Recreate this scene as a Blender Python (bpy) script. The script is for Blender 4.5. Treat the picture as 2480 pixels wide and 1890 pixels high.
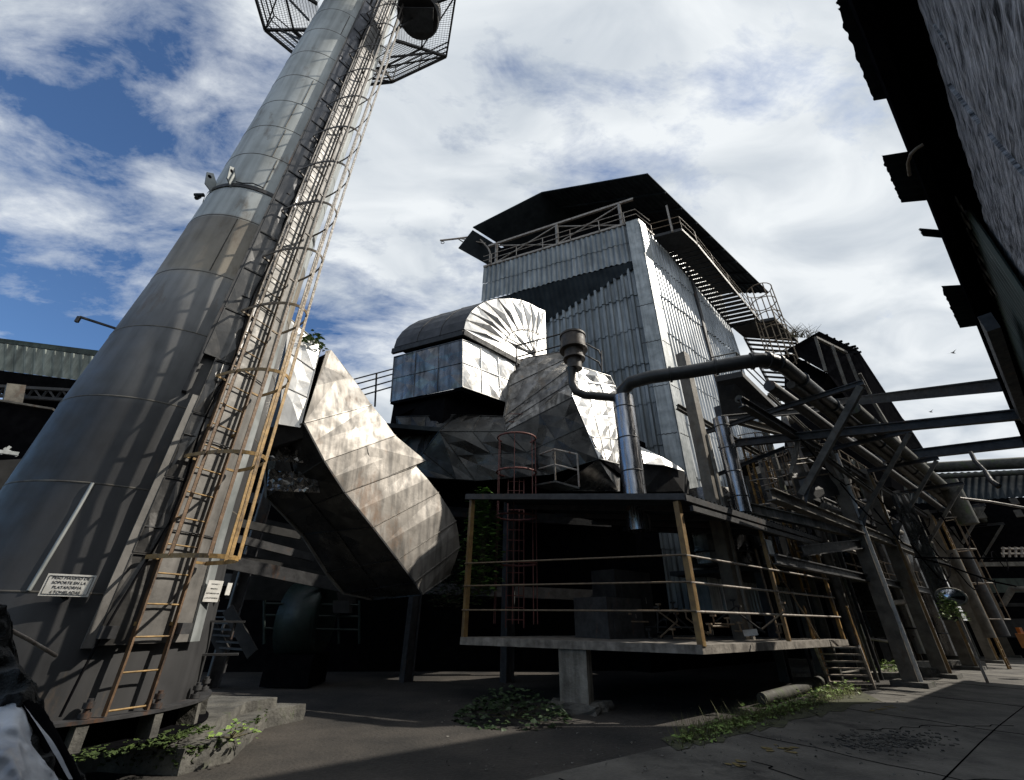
import bpy, math, random
from mathutils import Vector, Matrix, noise
random.seed(7)
for o in list(bpy.data.objects): bpy.data.objects.remove(o)
sc = bpy.context.scene
R = math.radians
# ------------------------------------------------------------------ camera
F, W, H = 1020.0, 2480.0, 1890.0
PITCH, ROLL, EYE = R(28.6), R(0.9), 1.6
cam = bpy.data.objects.new('camera', bpy.data.cameras.new('camera'))
sc.collection.objects.link(cam); sc.camera = cam
cam.data.sensor_fit = 'HORIZONTAL'; cam.data.sensor_width = 36
cam.data.lens = F / W * 36; cam.data.clip_start = 0.05; cam.data.clip_end = 2000
_f = Vector((0, math.cos(PITCH), math.sin(PITCH))); _u = Vector((0, -math.sin(PITCH), math.cos(PITCH))); _r = Vector((1, 0, 0))
_cr, _sr = math.cos(ROLL), math.sin(ROLL)
_R = _r * _cr + _u * _sr; _U = _u * _cr - _r * _sr
_m = Matrix((_R, _U, -_f)).transposed().to_4x4(); _m.translation = (0, 0, EYE)
cam.matrix_world = _m
# ------------------------------------------------------------------ world and sun
SUN_AZ, SUN_EL = R(85), R(43)
w = bpy.data.worlds.new('World'); sc.world = w; w.use_nodes = True
nt = w.node_tree; nt.nodes.clear()
def N(t, **k):
    n = nt.nodes.new(t)
    for a, b in k.items(): setattr(n, a, b)
    return n
L = nt.links.new
sky = N('ShaderNodeTexSky', sky_type='NISHITA', sun_disc=False, sun_elevation=SUN_EL, sun_rotation=SUN_AZ, air_density=1.0, dust_density=0.4, ozone_density=3.0)
tc = N('ShaderNodeTexCoord'); sep = N('ShaderNodeSeparateXYZ'); L(tc.outputs['Generated'], sep.inputs[0])
zc = N('ShaderNodeMath', operation='MAXIMUM'); L(sep.outputs['Z'], zc.inputs[0]); zc.inputs[1].default_value = 0.0
za = N('ShaderNodeMath', operation='ADD'); L(zc.outputs[0], za.inputs[0]); za.inputs[1].default_value = 0.22
dx = N('ShaderNodeMath', operation='DIVIDE'); L(sep.outputs['X'], dx.inputs[0]); L(za.outputs[0], dx.inputs[1])
dy = N('ShaderNodeMath', operation='DIVIDE'); L(sep.outputs['Y'], dy.inputs[0]); L(za.outputs[0], dy.inputs[1])
cb = N('ShaderNodeCombineXYZ'); L(dx.outputs[0], cb.inputs[0]); L(dy.outputs[0], cb.inputs[1])
mp = N('ShaderNodeMapping'); L(cb.outputs[0], mp.inputs[0]); mp.inputs['Rotation'].default_value = (0, 0, R(-28)); mp.inputs['Scale'].default_value = (1.0, 1.75, 1); mp.inputs['Location'].default_value = (3.3, 1.7, 0)
n1 = N('ShaderNodeTexNoise'); L(mp.outputs[0], n1.inputs['Vector']); n1.inputs['Scale'].default_value = 1.35; n1.inputs['Detail'].default_value = 12; n1.inputs['Roughness'].default_value = 0.60; n1.inputs['Distortion'].default_value = 0.25
n2 = N('ShaderNodeTexNoise'); L(mp.outputs[0], n2.inputs['Vector']); n2.inputs['Scale'].default_value = 5.5; n2.inputs['Detail'].default_value = 10; n2.inputs['Roughness'].default_value = 0.66; n2.inputs['Distortion'].default_value = 0.4
bias = N('ShaderNodeMath', operation='MULTIPLY_ADD'); L(dx.outputs[0], bias.inputs[0]); bias.inputs[1].default_value = 0.17; bias.inputs[2].default_value = 0.13
s0 = N('ShaderNodeMath', operation='ADD'); L(n1.outputs['Fac'], s0.inputs[0]); L(bias.outputs[0], s0.inputs[1])
s1 = N('ShaderNodeMath', operation='MULTIPLY_ADD'); L(n2.outputs['Fac'], s1.inputs[0]); s1.inputs[1].default_value = 0.36; L(s0.outputs[0], s1.inputs[2])
cr = N('ShaderNodeValToRGB'); L(s1.outputs[0], cr.inputs[0])
cr.color_ramp.elements[0].position = 0.595; cr.color_ramp.elements[0].color = (0, 0, 0, 1)
cr.color_ramp.elements[1].position = 0.80; cr.color_ramp.elements[1].color = (1, 1, 1, 1)
# cloud tone: brighter thin parts, greyer thick parts
n3 = N('ShaderNodeTexNoise'); L(mp.outputs[0], n3.inputs['Vector']); n3.inputs['Scale'].default_value = 3.0; n3.inputs['Detail'].default_value = 7; n3.inputs['Distortion'].default_value = 0.6
cc = N('ShaderNodeValToRGB'); L(n3.outputs['Fac'], cc.inputs[0])
cc.color_ramp.elements[0].position = 0.34; cc.color_ramp.elements[0].color = (0.55, 0.61, 0.68, 1)
cc.color_ramp.elements[1].position = 0.62; cc.color_ramp.elements[1].color = (0.88, 0.92, 0.95, 1)
sk = N('ShaderNodeVectorMath', operation='MULTIPLY'); L(sky.outputs[0], sk.inputs[0]); sk.inputs[1].default_value = (0.086, 0.108, 0.130)
mx = N('ShaderNodeMixRGB'); L(cr.outputs[0], mx.inputs[0]); L(sk.outputs[0], mx.inputs[1]); L(cc.outputs[0], mx.inputs[2])
bg = N('ShaderNodeBackground'); L(mx.outputs[0], bg.inputs[0]); bg.inputs[1].default_value = 1.0
wo = N('ShaderNodeOutputWorld'); L(bg.outputs[0], wo.inputs[0])
sd = Vector((math.sin(SUN_AZ) * math.cos(SUN_EL), math.cos(SUN_AZ) * math.cos(SUN_EL), math.sin(SUN_EL)))
sl = bpy.data.lights.new('sun', 'SUN'); sl.energy = 5.0; sl.angle = R(0.5); sl.color = (1.0, 0.93, 0.82)
so = bpy.data.objects.new('sun', sl); sc.collection.objects.link(so); so.rotation_euler = sd.to_track_quat('Z', 'Y').to_euler(); so.location = (0, 0, 60)
sc.view_settings.view_transform = 'Standard'; sc.view_settings.look = 'None'; sc.view_settings.gamma = 1; sc.view_settings.exposure = 0.0
sc.cycles.max_bounces = 6; sc.cycles.use_denoising = True

# ------------------------------------------------------------------ measuring helpers: a sight line meets a known height, distance or wall
def ray(x, y):
    a, b = x - W / 2, H / 2 - y
    d = _R * a + _U * b + _f * F
    return d.normalized()
EYEV = Vector((0, 0, EYE))
def G(x, y, z=0.0):
    d = ray(x, y); return EYEV + d * ((z - EYE) / d.z)
def V(x, y, D):
    d = ray(x, y); return EYEV + d * (D / math.hypot(d.x, d.y))
def azv(a): return Vector((math.sin(R(a)), math.cos(R(a)), 0))
def WP(x, y, p0, az):
    d = ray(x, y); u = azv(az); n = Vector((u.y, -u.x, 0)); t = (Vector((p0[0], p0[1], 0)).dot(n)) / d.dot(n)
    return EYEV + d * t
U = azv(51.4); NS = Vector((U.y, -U.x, 0))       # along the street / towards the street
WD = azv(-66)                                     # across, away from the street
Z = Vector((0, 0, 1))
# ------------------------------------------------------------------ materials
MATS = {}
def mat(name, c1, c2=None, rough=0.7, metal=0.0, scale=3.0, stretch=(1, 1, 1), bump=0.15, rust=None, rust_amt=0.5, rust_scale=1.5, zramp=None, bscale=None, spec=0.5, streak=0.0):
    if name in MATS: return MATS[name]
    m = bpy.data.materials.new(name); m.use_nodes = True; t = m.node_tree; t.nodes.clear()
    def n(ty, **k):
        q = t.nodes.new(ty)
        for a, b in k.items(): setattr(q, a, b)
        return q
    l = t.links.new
    out = n('ShaderNodeOutputMaterial'); p = n('ShaderNodeBsdfPrincipled'); l(p.outputs[0], out.inputs[0])
    p.inputs['Metallic'].default_value = metal; p.inputs['Specular IOR Level'].default_value = spec
    co = n('ShaderNodeTexCoord'); ma = n('ShaderNodeMapping'); l(co.outputs['Object'], ma.inputs[0]); ma.inputs['Scale'].default_value = stretch
    no = n('ShaderNodeTexNoise'); l(ma.outputs[0], no.inputs['Vector']); no.inputs['Scale'].default_value = scale; no.inputs['Detail'].default_value = 8; no.inputs['Roughness'].default_value = 0.62
    c2 = c2 or tuple(v * 0.55 for v in c1)
    ra = n('ShaderNodeValToRGB'); l(no.outputs['Fac'], ra.inputs[0])
    ra.color_ramp.elements[0].position = 0.36; ra.color_ramp.elements[0].color = (*c2, 1)
    ra.color_ramp.elements[1].position = 0.64; ra.color_ramp.elements[1].color = (*c1, 1)
    col = ra.outputs[0]
    if zramp:
        se = n('ShaderNodeSeparateXYZ'); l(co.outputs['Object'], se.inputs[0])
        mz = n('ShaderNodeMapRange'); l(se.outputs['Z'], mz.inputs[0]); mz.inputs[1].default_value = zramp[0][0]; mz.inputs[2].default_value = zramp[-1][0]
        rz = n('ShaderNodeValToRGB'); l(mz.outputs[0], rz.inputs[0]); rz.color_ramp.interpolation = 'LINEAR'
        a0, a1 = zramp[0][0], zramp[-1][0]
        els = rz.color_ramp.elements
        while len(els) < len(zramp): els.new(0.5)
        for e, (zz, cz) in zip(els, zramp): e.position = (zz - a0) / (a1 - a0); e.color = (*cz, 1)
        mm = n('ShaderNodeMixRGB', blend_type='MULTIPLY'); mm.inputs[0].default_value = 1; l(col, mm.inputs[1]); l(rz.outputs[0], mm.inputs[2]); col = mm.outputs[0]
    if streak:
        ms = n('ShaderNodeMapping'); l(co.outputs['Object'], ms.inputs[0]); ms.inputs['Scale'].default_value = (3.2, 3.2, 0.22)
        ns = n('ShaderNodeTexNoise'); l(ms.outputs[0], ns.inputs['Vector']); ns.inputs['Scale'].default_value = 2.2; ns.inputs['Detail'].default_value = 6
        rs = n('ShaderNodeValToRGB'); l(ns.outputs['Fac'], rs.inputs[0]); rs.color_ramp.elements[0].position = 0.35; rs.color_ramp.elements[0].color = (1 - streak,) * 3 + (1,); rs.color_ramp.elements[1].position = 0.58
        mm = n('ShaderNodeMixRGB', blend_type='MULTIPLY'); mm.inputs[0].default_value = 1; l(col, mm.inputs[1]); l(rs.outputs[0], mm.inputs[2]); col = mm.outputs[0]
    if rust:
        mr = n('ShaderNodeMapping'); l(co.outputs['Object'], mr.inputs[0]); mr.inputs['Scale'].default_value = (1, 1, 0.35); mr.inputs['Location'].default_value = (5.1, 2.2, 8.3)
        nr = n('ShaderNodeTexNoise'); l(mr.outputs[0], nr.inputs['Vector']); nr.inputs['Scale'].default_value = rust_scale; nr.inputs['Detail'].default_value = 9; nr.inputs['Roughness'].default_value = 0.7
        rr = n('ShaderNodeValToRGB'); l(nr.outputs['Fac'], rr.inputs[0]); a = 0.68 - 0.3 * rust_amt
        rr.color_ramp.elements[0].position = a; rr.color_ramp.elements[1].position = a + 0.14
        rr.color_ramp.elements[0].color = (0, 0, 0, 1); rr.color_ramp.elements[1].color = (1, 1, 1, 1)
        mm = n('ShaderNodeMixRGB'); l(rr.outputs[0], mm.inputs[0]); l(col, mm.inputs[1]); mm.inputs[2].default_value = (*rust, 1); col = mm.outputs[0]
        if metal:
            ml = n('ShaderNodeMath', operation='MULTIPLY_ADD'); l(rr.outputs[0], ml.inputs[0]); ml.inputs[1].default_value = -metal * 0.8; ml.inputs[2].default_value = metal; l(ml.outputs[0], p.inputs['Metallic'])
    l(col, p.inputs['Base Color'])
    nb = n('ShaderNodeTexNoise'); l(ma.outputs[0], nb.inputs['Vector']); nb.inputs['Scale'].default_value = bscale or scale * 3; nb.inputs['Detail'].default_value = 7
    rf = n('ShaderNodeMapRange'); l(nb.outputs['Fac'], rf.inputs[0]); rf.inputs[1].default_value = 0.3; rf.inputs[2].default_value = 0.7; rf.inputs[3].default_value = max(0.05, rough - 0.12); rf.inputs[4].default_value = min(1, rough + 0.12); l(rf.outputs[0], p.inputs['Roughness'])
    if bump:
        bu = n('ShaderNodeBump'); bu.inputs['Strength'].default_value = bump; bu.inputs['Distance'].default_value = 0.03; l(nb.outputs['Fac'], bu.inputs['Height']); l(bu.outputs[0], p.inputs['Normal'])
    MATS[name] = m; return m
RUST = (0.11, 0.05, 0.022)
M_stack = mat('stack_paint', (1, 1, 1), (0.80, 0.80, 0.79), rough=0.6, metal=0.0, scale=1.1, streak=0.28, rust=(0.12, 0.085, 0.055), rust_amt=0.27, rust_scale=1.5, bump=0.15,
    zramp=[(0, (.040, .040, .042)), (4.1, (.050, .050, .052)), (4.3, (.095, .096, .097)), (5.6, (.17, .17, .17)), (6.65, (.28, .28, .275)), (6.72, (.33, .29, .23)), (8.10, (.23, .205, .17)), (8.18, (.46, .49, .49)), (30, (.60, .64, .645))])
M_channel = mat('stack_channel', (1, 1, 1), (0.7, 0.7, 0.7), rough=0.38, metal=0.75, scale=2, bump=0.5, bscale=3, zramp=[(0, (.11, .105, .10)), (7, (.10, .10, .10)), (14, (.10, .105, .12)), (30, (.12, .12, .14))])
M_casing = mat('stack_casing', (1, 1, 1), (0.6, 0.6, 0.6), rough=0.55, metal=0.15, scale=2.5, streak=0.35, rust=(0.22, 0.14, 0.08), rust_amt=0.2, bump=0.2, zramp=[(0, (.15, .14, .13)), (4, (.22, .21, .195)), (7, (.30, .29, .27)), (12, (.36, .35, .34)), (30, (.42, .41, .40))])
M_yellow = mat('yellow_paint', (0.38, 0.22, 0.05), (0.17, 0.095, 0.03), rough=0.55, scale=9, rust=(0.06, 0.03, 0.015), rust_amt=0.6, rust_scale=5, bump=0.3)
M_postyellow = mat('worn_ochre_paint', (0.27, 0.175, 0.065), (0.15, 0.09, 0.04), rough=0.5, scale=6, rust=(0.10, 0.06, 0.03), rust_amt=0.25, rust_scale=4, bump=0.2)
M_rail = mat('grey_ochre_rail', (0.22, 0.16, 0.10), (0.12, 0.09, 0.06), rough=0.6, scale=8, rust=RUST, rust_amt=0.4, rust_scale=5)
M_palerail = mat('pale_rail', (0.42, 0.38, 0.33), (0.22, 0.18, 0.15), rough=0.6, scale=8, rust=RUST, rust_amt=0.4, rust_scale=4)
M_redlad = mat('red_oxide', (0.20, 0.06, 0.05), (0.10, 0.04, 0.03), rough=0.6, scale=8)
M_dark = mat('sooty_steel', (0.028, 0.028, 0.030), (0.012, 0.012, 0.013), rough=0.65, scale=4, rust=(0.035, 0.02, 0.012), rust_amt=0.3)
M_dark2 = mat('dark_steel', (0.05, 0.05, 0.052), (0.02, 0.02, 0.022), rough=0.6, scale=4, rust=RUST, rust_amt=0.35, rust_scale=3)
M_beam = mat('weathered_beam', (0.13, 0.12, 0.10), (0.045, 0.04, 0.034), rough=0.7, scale=3, rust=(0.07, 0.045, 0.03), rust_amt=0.45, rust_scale=3, bump=0.3)
M_column = mat('column_paint', (0.17, 0.15, 0.12), (0.08, 0.07, 0.055), rough=0.65, scale=2.5, rust=(0.10, 0.06, 0.035), rust_amt=0.35, rust_scale=2, bump=0.2)
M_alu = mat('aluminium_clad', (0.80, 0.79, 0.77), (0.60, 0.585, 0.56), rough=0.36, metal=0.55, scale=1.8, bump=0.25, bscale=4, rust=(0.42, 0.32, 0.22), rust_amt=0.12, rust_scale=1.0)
M_alurust = mat('stained_clad', (0.56, 0.53, 0.49), (0.24, 0.22, 0.195), rough=0.5, metal=0.3, scale=0.9, streak=0.6, bump=0.3, bscale=3, rust=(0.17, 0.10, 0.055), rust_amt=0.42, rust_scale=1.3, zramp=[(2, (.45, .44, .43)), (5, (.70, .68, .66)), (7.5, (1, 1, 1)), (10, (1, 1, 1))])  # rust and streak stains; the colour also gets darker towards the bottom
M_aludark = mat('sooty_clad', (0.060, 0.060, 0.058), (0.018, 0.018, 0.018), rough=0.3, metal=0.7, scale=1.2, bump=0.5, bscale=2.5, rust=(0.05, 0.04, 0.03), rust_amt=0.3)  # darker copy of the cladding for unlit faces: soot and shade in one
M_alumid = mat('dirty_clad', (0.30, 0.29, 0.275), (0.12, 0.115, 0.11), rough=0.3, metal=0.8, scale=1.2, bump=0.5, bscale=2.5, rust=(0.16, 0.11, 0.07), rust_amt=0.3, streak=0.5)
M_pipe = mat('spiral_duct', (0.45, 0.45, 0.46), (0.25, 0.25, 0.26), rough=0.25, metal=0.95, scale=2, stretch=(4, 4, 0.5), bump=0.15)
M_corrA = mat('galvanised_sheet', (0.30, 0.325, 0.335), (0.16, 0.178, 0.185), rough=0.5, metal=0.3, scale=0.9, stretch=(1, 1, 0.4), streak=0.35, bump=0.08, rust=(0.10, 0.08, 0.06), rust_amt=0.1)
M_corrB = mat('bright_galvanised_sheet', (0.62, 0.64, 0.65), (0.34, 0.36, 0.37), rough=0.4, metal=0.35, scale=0.8, stretch=(1, 1, 0.4), streak=0.3, bump=0.08)  # lighter copy of the sheet, sunlight on the street wall put into colour
M_flash = mat('flashing', (0.42, 0.44, 0.44), (0.24, 0.26, 0.26), rough=0.5, metal=0.3, scale=1.5, streak=0.3)
M_roof = mat('dark_roof_sheet', (0.035, 0.042, 0.047), (0.02, 0.024, 0.028), rough=0.9, scale=1.2, spec=0.04)
M_green = mat('green_sheet', (0.09, 0.12, 0.10), (0.045, 0.06, 0.05), rough=0.6, scale=1, stretch=(1, 1, .4), streak=0.4)
M_shedgreen = mat('shed_sheet', (0.40, 0.44, 0.39), (0.15, 0.17, 0.15), rough=0.6, scale=1.5, stretch=(1, 1, .4), streak=0.4)
M_conc = mat('concrete', (0.20, 0.19, 0.17), (0.10, 0.095, 0.085), rough=0.9, scale=3, bump=0.5, bscale=25)
M_concdark = mat('stained_concrete', (0.13, 0.125, 0.11), (0.055, 0.053, 0.048), rough=0.9, scale=3.5, bump=0.6, bscale=22, rust=(0.05, 0.075, 0.02), rust_amt=0.28, rust_scale=3.5)
M_conclight = mat('pale_concrete', (0.33, 0.31, 0.27), (0.17, 0.155, 0.13), rough=0.85, scale=3, bump=0.4, bscale=20, streak=0.5)
M_deck = mat('deck_slab', (0.34, 0.31, 0.27), (0.17, 0.15, 0.13), rough=0.85, scale=5, bump=0.4, streak=0.4)
M_black = mat('soot', (0.008, 0.008, 0.009), (0.004, 0.004, 0.005), rough=0.95, scale=4, spec=0.0, bump=0)  # near black for cables and joints, and for shade inside and under things
M_block = mat('sooty_blockwork', (0.030, 0.029, 0.028), (0.013, 0.013, 0.013), rough=0.9, scale=2)
M_white = mat('sign_white', (0.70, 0.69, 0.66), (0.55, 0.54, 0.50), rough=0.5, scale=12, bump=0.05)
M_ink = mat('sign_ink', (0.03, 0.03, 0.035), rough=0.6)
M_tarp = mat('tarp', (0.58, 0.61, 0.66), (0.28, 0.30, 0.34), rough=0.45, scale=2.5, bump=0.4, bscale=5)
M_blacktarp = mat('black_netting', (0.022, 0.023, 0.022), (0.010, 0.010, 0.010), rough=0.8, scale=30, bump=0.8)
M_leaf = mat('leaf', (0.11, 0.20, 0.04), (0.05, 0.11, 0.02), rough=0.5, scale=6, bump=0)
M_leafdark = mat('leaf_dark', (0.03, 0.055, 0.018), (0.014, 0.03, 0.009), rough=0.5, scale=6, bump=0)
M_leafbright = mat('leaf_bright', (0.24, 0.34, 0.08), (0.12, 0.20, 0.05), rough=0.5, scale=6, bump=0)
M_stem = mat('stem', (0.10, 0.09, 0.04), (0.06, 0.05, 0.03), rough=0.8)
M_moss = mat('moss', (0.07, 0.11, 0.02), (0.03, 0.05, 0.012), rough=0.95, scale=14, bump=0.8)
M_mossypipe = mat('mossy_pipe', (0.085, 0.082, 0.07), (0.035, 0.035, 0.03), rough=0.8, scale=5, rust=(0.05, 0.075, 0.02), rust_amt=0.5, rust_scale=4)
M_orange = mat('orange_paint', (0.55, 0.20, 0.03), (0.35, 0.12, 0.02), rough=0.5, scale=5)
M_mirror = mat('mirror_glass', (0.55, 0.57, 0.6), (0.5, 0.52, 0.55), rough=0.15, metal=1.0, bump=0)

# ------------------------------------------------------------------ mesh builder
class MB:
    def __init__(s): s.v = []; s.f = []; s.sm = []
    def add(s, vs, fs, smooth=False):
        o = len(s.v); s.v += [tuple(v) for v in vs]; s.f += [tuple(i + o for i in f) for f in fs]; s.sm += [smooth] * len(fs); return s
    def beam(s, p, q, w=0.1, h=None, up=Z):
        p, q = Vector(p), Vector(q); h = h or w; d = (q - p)
        if d.length < 1e-6: return s
        d.normalize(); a = d.cross(up)
        if a.length < 1e-3: a = d.cross(Vector((1, 0.1, 0)))
        a.normalize(); b = a.cross(d).normalized(); a = a * (w / 2); b = b * (h / 2)
        vs = [p - a - b, p + a - b, p + a + b, p - a + b, q - a - b, q + a - b, q + a + b, q - a + b]
        return s.add(vs, [(0, 1, 2, 3), (7, 6, 5, 4), (0, 4, 5, 1), (1, 5, 6, 2), (2, 6, 7, 3), (3, 7, 4, 0)])
    def ibeam(s, p, q, w=0.2, h=0.3, t=0.02, up=Z):
        p, q = Vector(p), Vector(q); d = (q - p).normalized(); a = d.cross(up)
        if a.length < 1e-3: a = d.cross(Vector((1, 0.1, 0)))
        a.normalize(); b = a.cross(d).normalized()
        s.beam(p + b * (h / 2 - t / 2), q + b * (h / 2 - t / 2), w, t, up); s.beam(p - b * (h / 2 - t / 2), q - b * (h / 2 - t / 2), w, t, up)
        s.beam(p, q, t, h - 2 * t - 0.002, up); return s
    def tube(s, pts, r=0.05, n=8, caps=True):
        pts = [Vector(p) for p in pts]; rs = r if isinstance(r, (list, tuple)) else [r] * len(pts)
        rings = []; prev = None
        for i, p in enumerate(pts):
            d = (pts[min(i + 1, len(pts) - 1)] - pts[max(i - 1, 0)])
            if d.length < 1e-9: d = Vector((0, 0, 1))
            d.normalize()
            a = prev - d * prev.dot(d) if prev is not None else d.cross(Z if abs(d.z) < 0.9 else Vector((1, 0, 0)))
            if a.length < 1e-4: a = d.cross(Vector((1, 0.3, 0)))
            a.normalize(); prev = a; b = d.cross(a)
            rings.append([p + (a * math.cos(2 * math.pi * k / n) + b * math.sin(2 * math.pi * k / n)) * rs[i] for k in range(n)])
        vs = [v for rg in rings for v in rg]; fs = []
        for i in range(len(rings) - 1):
            for k in range(n):
                fs.append((i * n + k, i * n + (k + 1) % n, (i + 1) * n + (k + 1) % n, (i + 1) * n + k))
        s.add(vs, fs, True)
        if caps:
            s.add(rings[0], [tuple(range(n))[::-1]]); s.add(rings[-1], [tuple(range(n))])
        return s
    def plate(s, pts, t=0.02, nrm=None):
        pts = [Vector(p) for p in pts]; n = len(pts)
        nn = nrm or Vector(sum(((pts[i] - pts[0]).cross(pts[(i + 1) % n] - pts[0]) for i in range(1, n - 1)), Vector())).normalized()
        a = [p + nn * (t / 2) for p in pts]; b = [p - nn * (t / 2) for p in pts]
        fs = [tuple(range(n)), tuple(range(2 * n - 1, n - 1, -1))] + [(i, n + i, n + (i + 1) % n, (i + 1) % n) for i in range(n)]
        return s.add(a + b, fs)
    def prism(s, pts, off):
        pts = [Vector(p) for p in pts]; off = Vector(off); n = len(pts)
        b = [p + off for p in pts]
        fs = [tuple(range(n)), tuple(range(2 * n - 1, n - 1, -1))] + [(i, n + i, n + (i + 1) % n, (i + 1) % n) for i in range(n)]
        return s.add(pts + b, fs)
    def corr(s, A, B, C, D, pitch=0.3, amp=0.05, course=2.4, lap=0.03, seg=6, jit=0.0, t=0.0, box=True):
        """A bottom left, B bottom right, C top right, D top left; ribs run A->D; sheets in courses lapping over each other"""
        A, B, C, D = map(Vector, (A, B, C, D)); nn = (B - A).cross(D - A).normalized()
        Lw = (B - A).length; nx = max(2, int(Lw / pitch)); hh = ((D - A).length + (C - B).length) / 2; ny = max(1, round(hh / course))
        prof = [(0, -1), (0.28, -1), (0.40, 1), (0.72, 1), (0.88, -1)] if box else [(k / seg, math.sin(2 * math.pi * k / seg)) for k in range(seg)]
        us = [((i + a) / nx, b) for i in range(nx) for a, b in prof] + [(1.0, prof[0][1])]
        for j in range(ny):
            v0, v1 = j / ny, min(1.0, (j + 1) / ny + 0.02 / max(0.5, hh)); jj = random.uniform(-jit, jit)
            vs = []
            for v, off in ((v0, lap + jj), (v1, 0.0)):
                for k, (u, h) in enumerate(us):
                    p = (A * (1 - u) + B * u) * (1 - v) + (D * (1 - u) + C * u) * v
                    ej = jit * 1.5 * math.sin(u * 37 + j * 5) if v == v0 else 0
                    vs.append(p + nn * (h * amp + off) + (A - D).normalized() * ej)
            m = len(us); s.add(vs, [(k, k + 1, m + k + 1, m + k) for k in range(m - 1)])
        return s
    def clad(s, A, B, C, D, nu=3, nv=3, amp=0.05, seam=0.015, rng=None, thick=0.0, back=None):
        """crumpled sheet-metal panels: each cell has creases running to an off-centre point; raised seams"""
        rng = rng or random.Random(3); A, B, C, D = map(Vector, (A, B, C, D)); nn = (B - A).cross(D - A).normalized()
        P = lambda u, v: (A * (1 - u) + B * u) * (1 - v) + (D * (1 - u) + C * u) * v
        for i in range(nu):
            for j in range(nv):
                u0, u1, v0, v1 = i / nu, (i + 1) / nu, j / nv, (j + 1) / nv
                c = [P(u0, v0), P(u1, v0), P(u1, v1), P(u0, v1)]
                mid = P(u0 + (u1 - u0) * rng.uniform(.35, .65), v0 + (v1 - v0) * rng.uniform(.35, .65)) + nn * rng.uniform(-amp * 0.3, amp)
                ed = [(c[k] + c[(k + 1) % 4]) / 2 + nn * rng.uniform(-amp, amp) * 0.0 for k in range(4)]
                q = [(c[k] * 0.5 + mid * 0.5) + nn * rng.uniform(-amp, amp) * 0.5 for k in range(4)]
                vs = c + ed + q + [mid]
                fs = []
                for k in range(4):
                    k1 = (k + 1) % 4
                    fs += [(k, 4 + k, 8 + k), (4 + k, k1, 8 + k1), (4 + k, 8 + k1, 12), (4 + k, 12, 8 + k)]
                s.add(vs, fs)
        for i in range(nu + 1):
            if seam: s.beam(P(i / nu, 0) + nn * 0.01, P(i / nu, 1) + nn * 0.01, seam, seam * 1.6, nn)
        for j in range(nv + 1):
            if seam: s.beam(P(0, j / nv) + nn * 0.01, P(1, j / nv) + nn * 0.01, seam, seam * 1.6, nn)
        return s
    def build(s, name, m, parent=None, label=None, cat=None, group=None, kind=None, loc=None):
        me = bpy.data.meshes.new(name); org = Vector(loc) if loc is not None else Vector((0, 0, 0))
        me.from_pydata([Vector(v) - org for v in s.v], [], s.f); me.materials.append(m)
        me.polygons.foreach_set('use_smooth', s.sm); me.update()
        o = bpy.data.objects.new(name, me); sc.collection.objects.link(o); o.location = org
        if parent is not None: o.parent = parent; o.location = org - parent_loc(parent)
        tag(o, label, cat, group, kind); return o
def parent_loc(p):
    t = Vector(p.location)
    while p.parent: p = p.parent; t += Vector(p.location)
    return t
def tag(o, label=None, cat=None, group=None, kind=None):
    if label: o['label'] = label
    if cat: o['category'] = cat
    if group: o['group'] = group
    if kind: o['kind'] = kind
    return o
def thing(name, label, cat, loc=(0, 0, 0), group=None):
    o = bpy.data.objects.new(name, None); sc.collection.objects.link(o); o.location = loc; return tag(o, label, cat, group)
def copy_tree(o, off, parent=None):
    c = o.copy(); sc.collection.objects.link(c)
    if parent is None: c.location = Vector(o.location) + Vector(off)
    else: c.parent = parent
    for ch in [x for x in bpy.data.objects if x.parent == o]: copy_tree(ch, off, c)
    return c
def lerp(a, b, t): return Vector(a) * (1 - t) + Vector(b) * t

# ================================================================== SETTING
g = MB(); nx = 60
g.add([(-400, -200, 0), (500, -200, 0), (500, 700, 0), (-400, 700, 0)], [(0, 1, 2, 3)])
M_ground = mat('yard_ground', (0.060, 0.052, 0.044), (0.012, 0.0115, 0.011), rough=0.85, scale=0.45, bump=0.7, bscale=18, rust=(0.03, 0.027, 0.023), rust_amt=0.45, rust_scale=0.9)
g.build('ground', M_ground, kind='structure')
def off(o, a, z=0): return NS * o + U * a + Z * z      # o metres towards the street side, a metres along it
# road: concrete bays with joints
M_road = mat('road_concrete', (0.15, 0.14, 0.122), (0.06, 0.056, 0.05), rough=0.85, scale=0.8, bump=0.5, bscale=20, rust=(0.04, 0.037, 0.033), rust_amt=0.5, rust_scale=0.9)
rd = MB(); rd.add([off(-4.9, 2, .004), off(1.4, -12, .004), off(1.4, 90, .004), off(-4.3, 90, .004), off(-4.6, 9, .004)], [(0, 1, 2, 3, 4)])
rd.build('road', M_road, kind='structure')
jt = MB()
for a in (4.5, 8.6, 12.8, 17, 21.5, 26, 31):
    pts = [off(-4.6 + 6.0 * k / 14, a + 0.05 * math.sin(k * 1.9 + a) - k * 0.05, .010) for k in range(15)]
    for p, q in zip(pts, pts[1:]): jt.beam(p, q, 0.014, 0.004)
for o0 in (-1.9,):
    pts = [off(o0 + 0.03 * math.sin(k), 3 + k * 2.0, .010) for k in range(20)]
    for p, q in zip(pts, pts[1:]): jt.beam(p, q, 0.014, 0.004)
rng = random.Random(11)
for (a0, o0, a1, n) in ((6, -2.6, 1.2, 24), (7, -3.6, -.3, 16), (10.5, -3.4, .9, 20)):
    p = off(o0, a0, .012); d = (U * a1 + NS * .6).normalized()
    for k in range(n):
        q = p + (d + NS * rng.uniform(-.9, .9) + U * rng.uniform(-.5, .5)) * .16; q.z = .012
        jt.beam(p, q, 0.014, 0.004); p = q
jt.build('road_joints', M_black, kind='structure')
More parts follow.
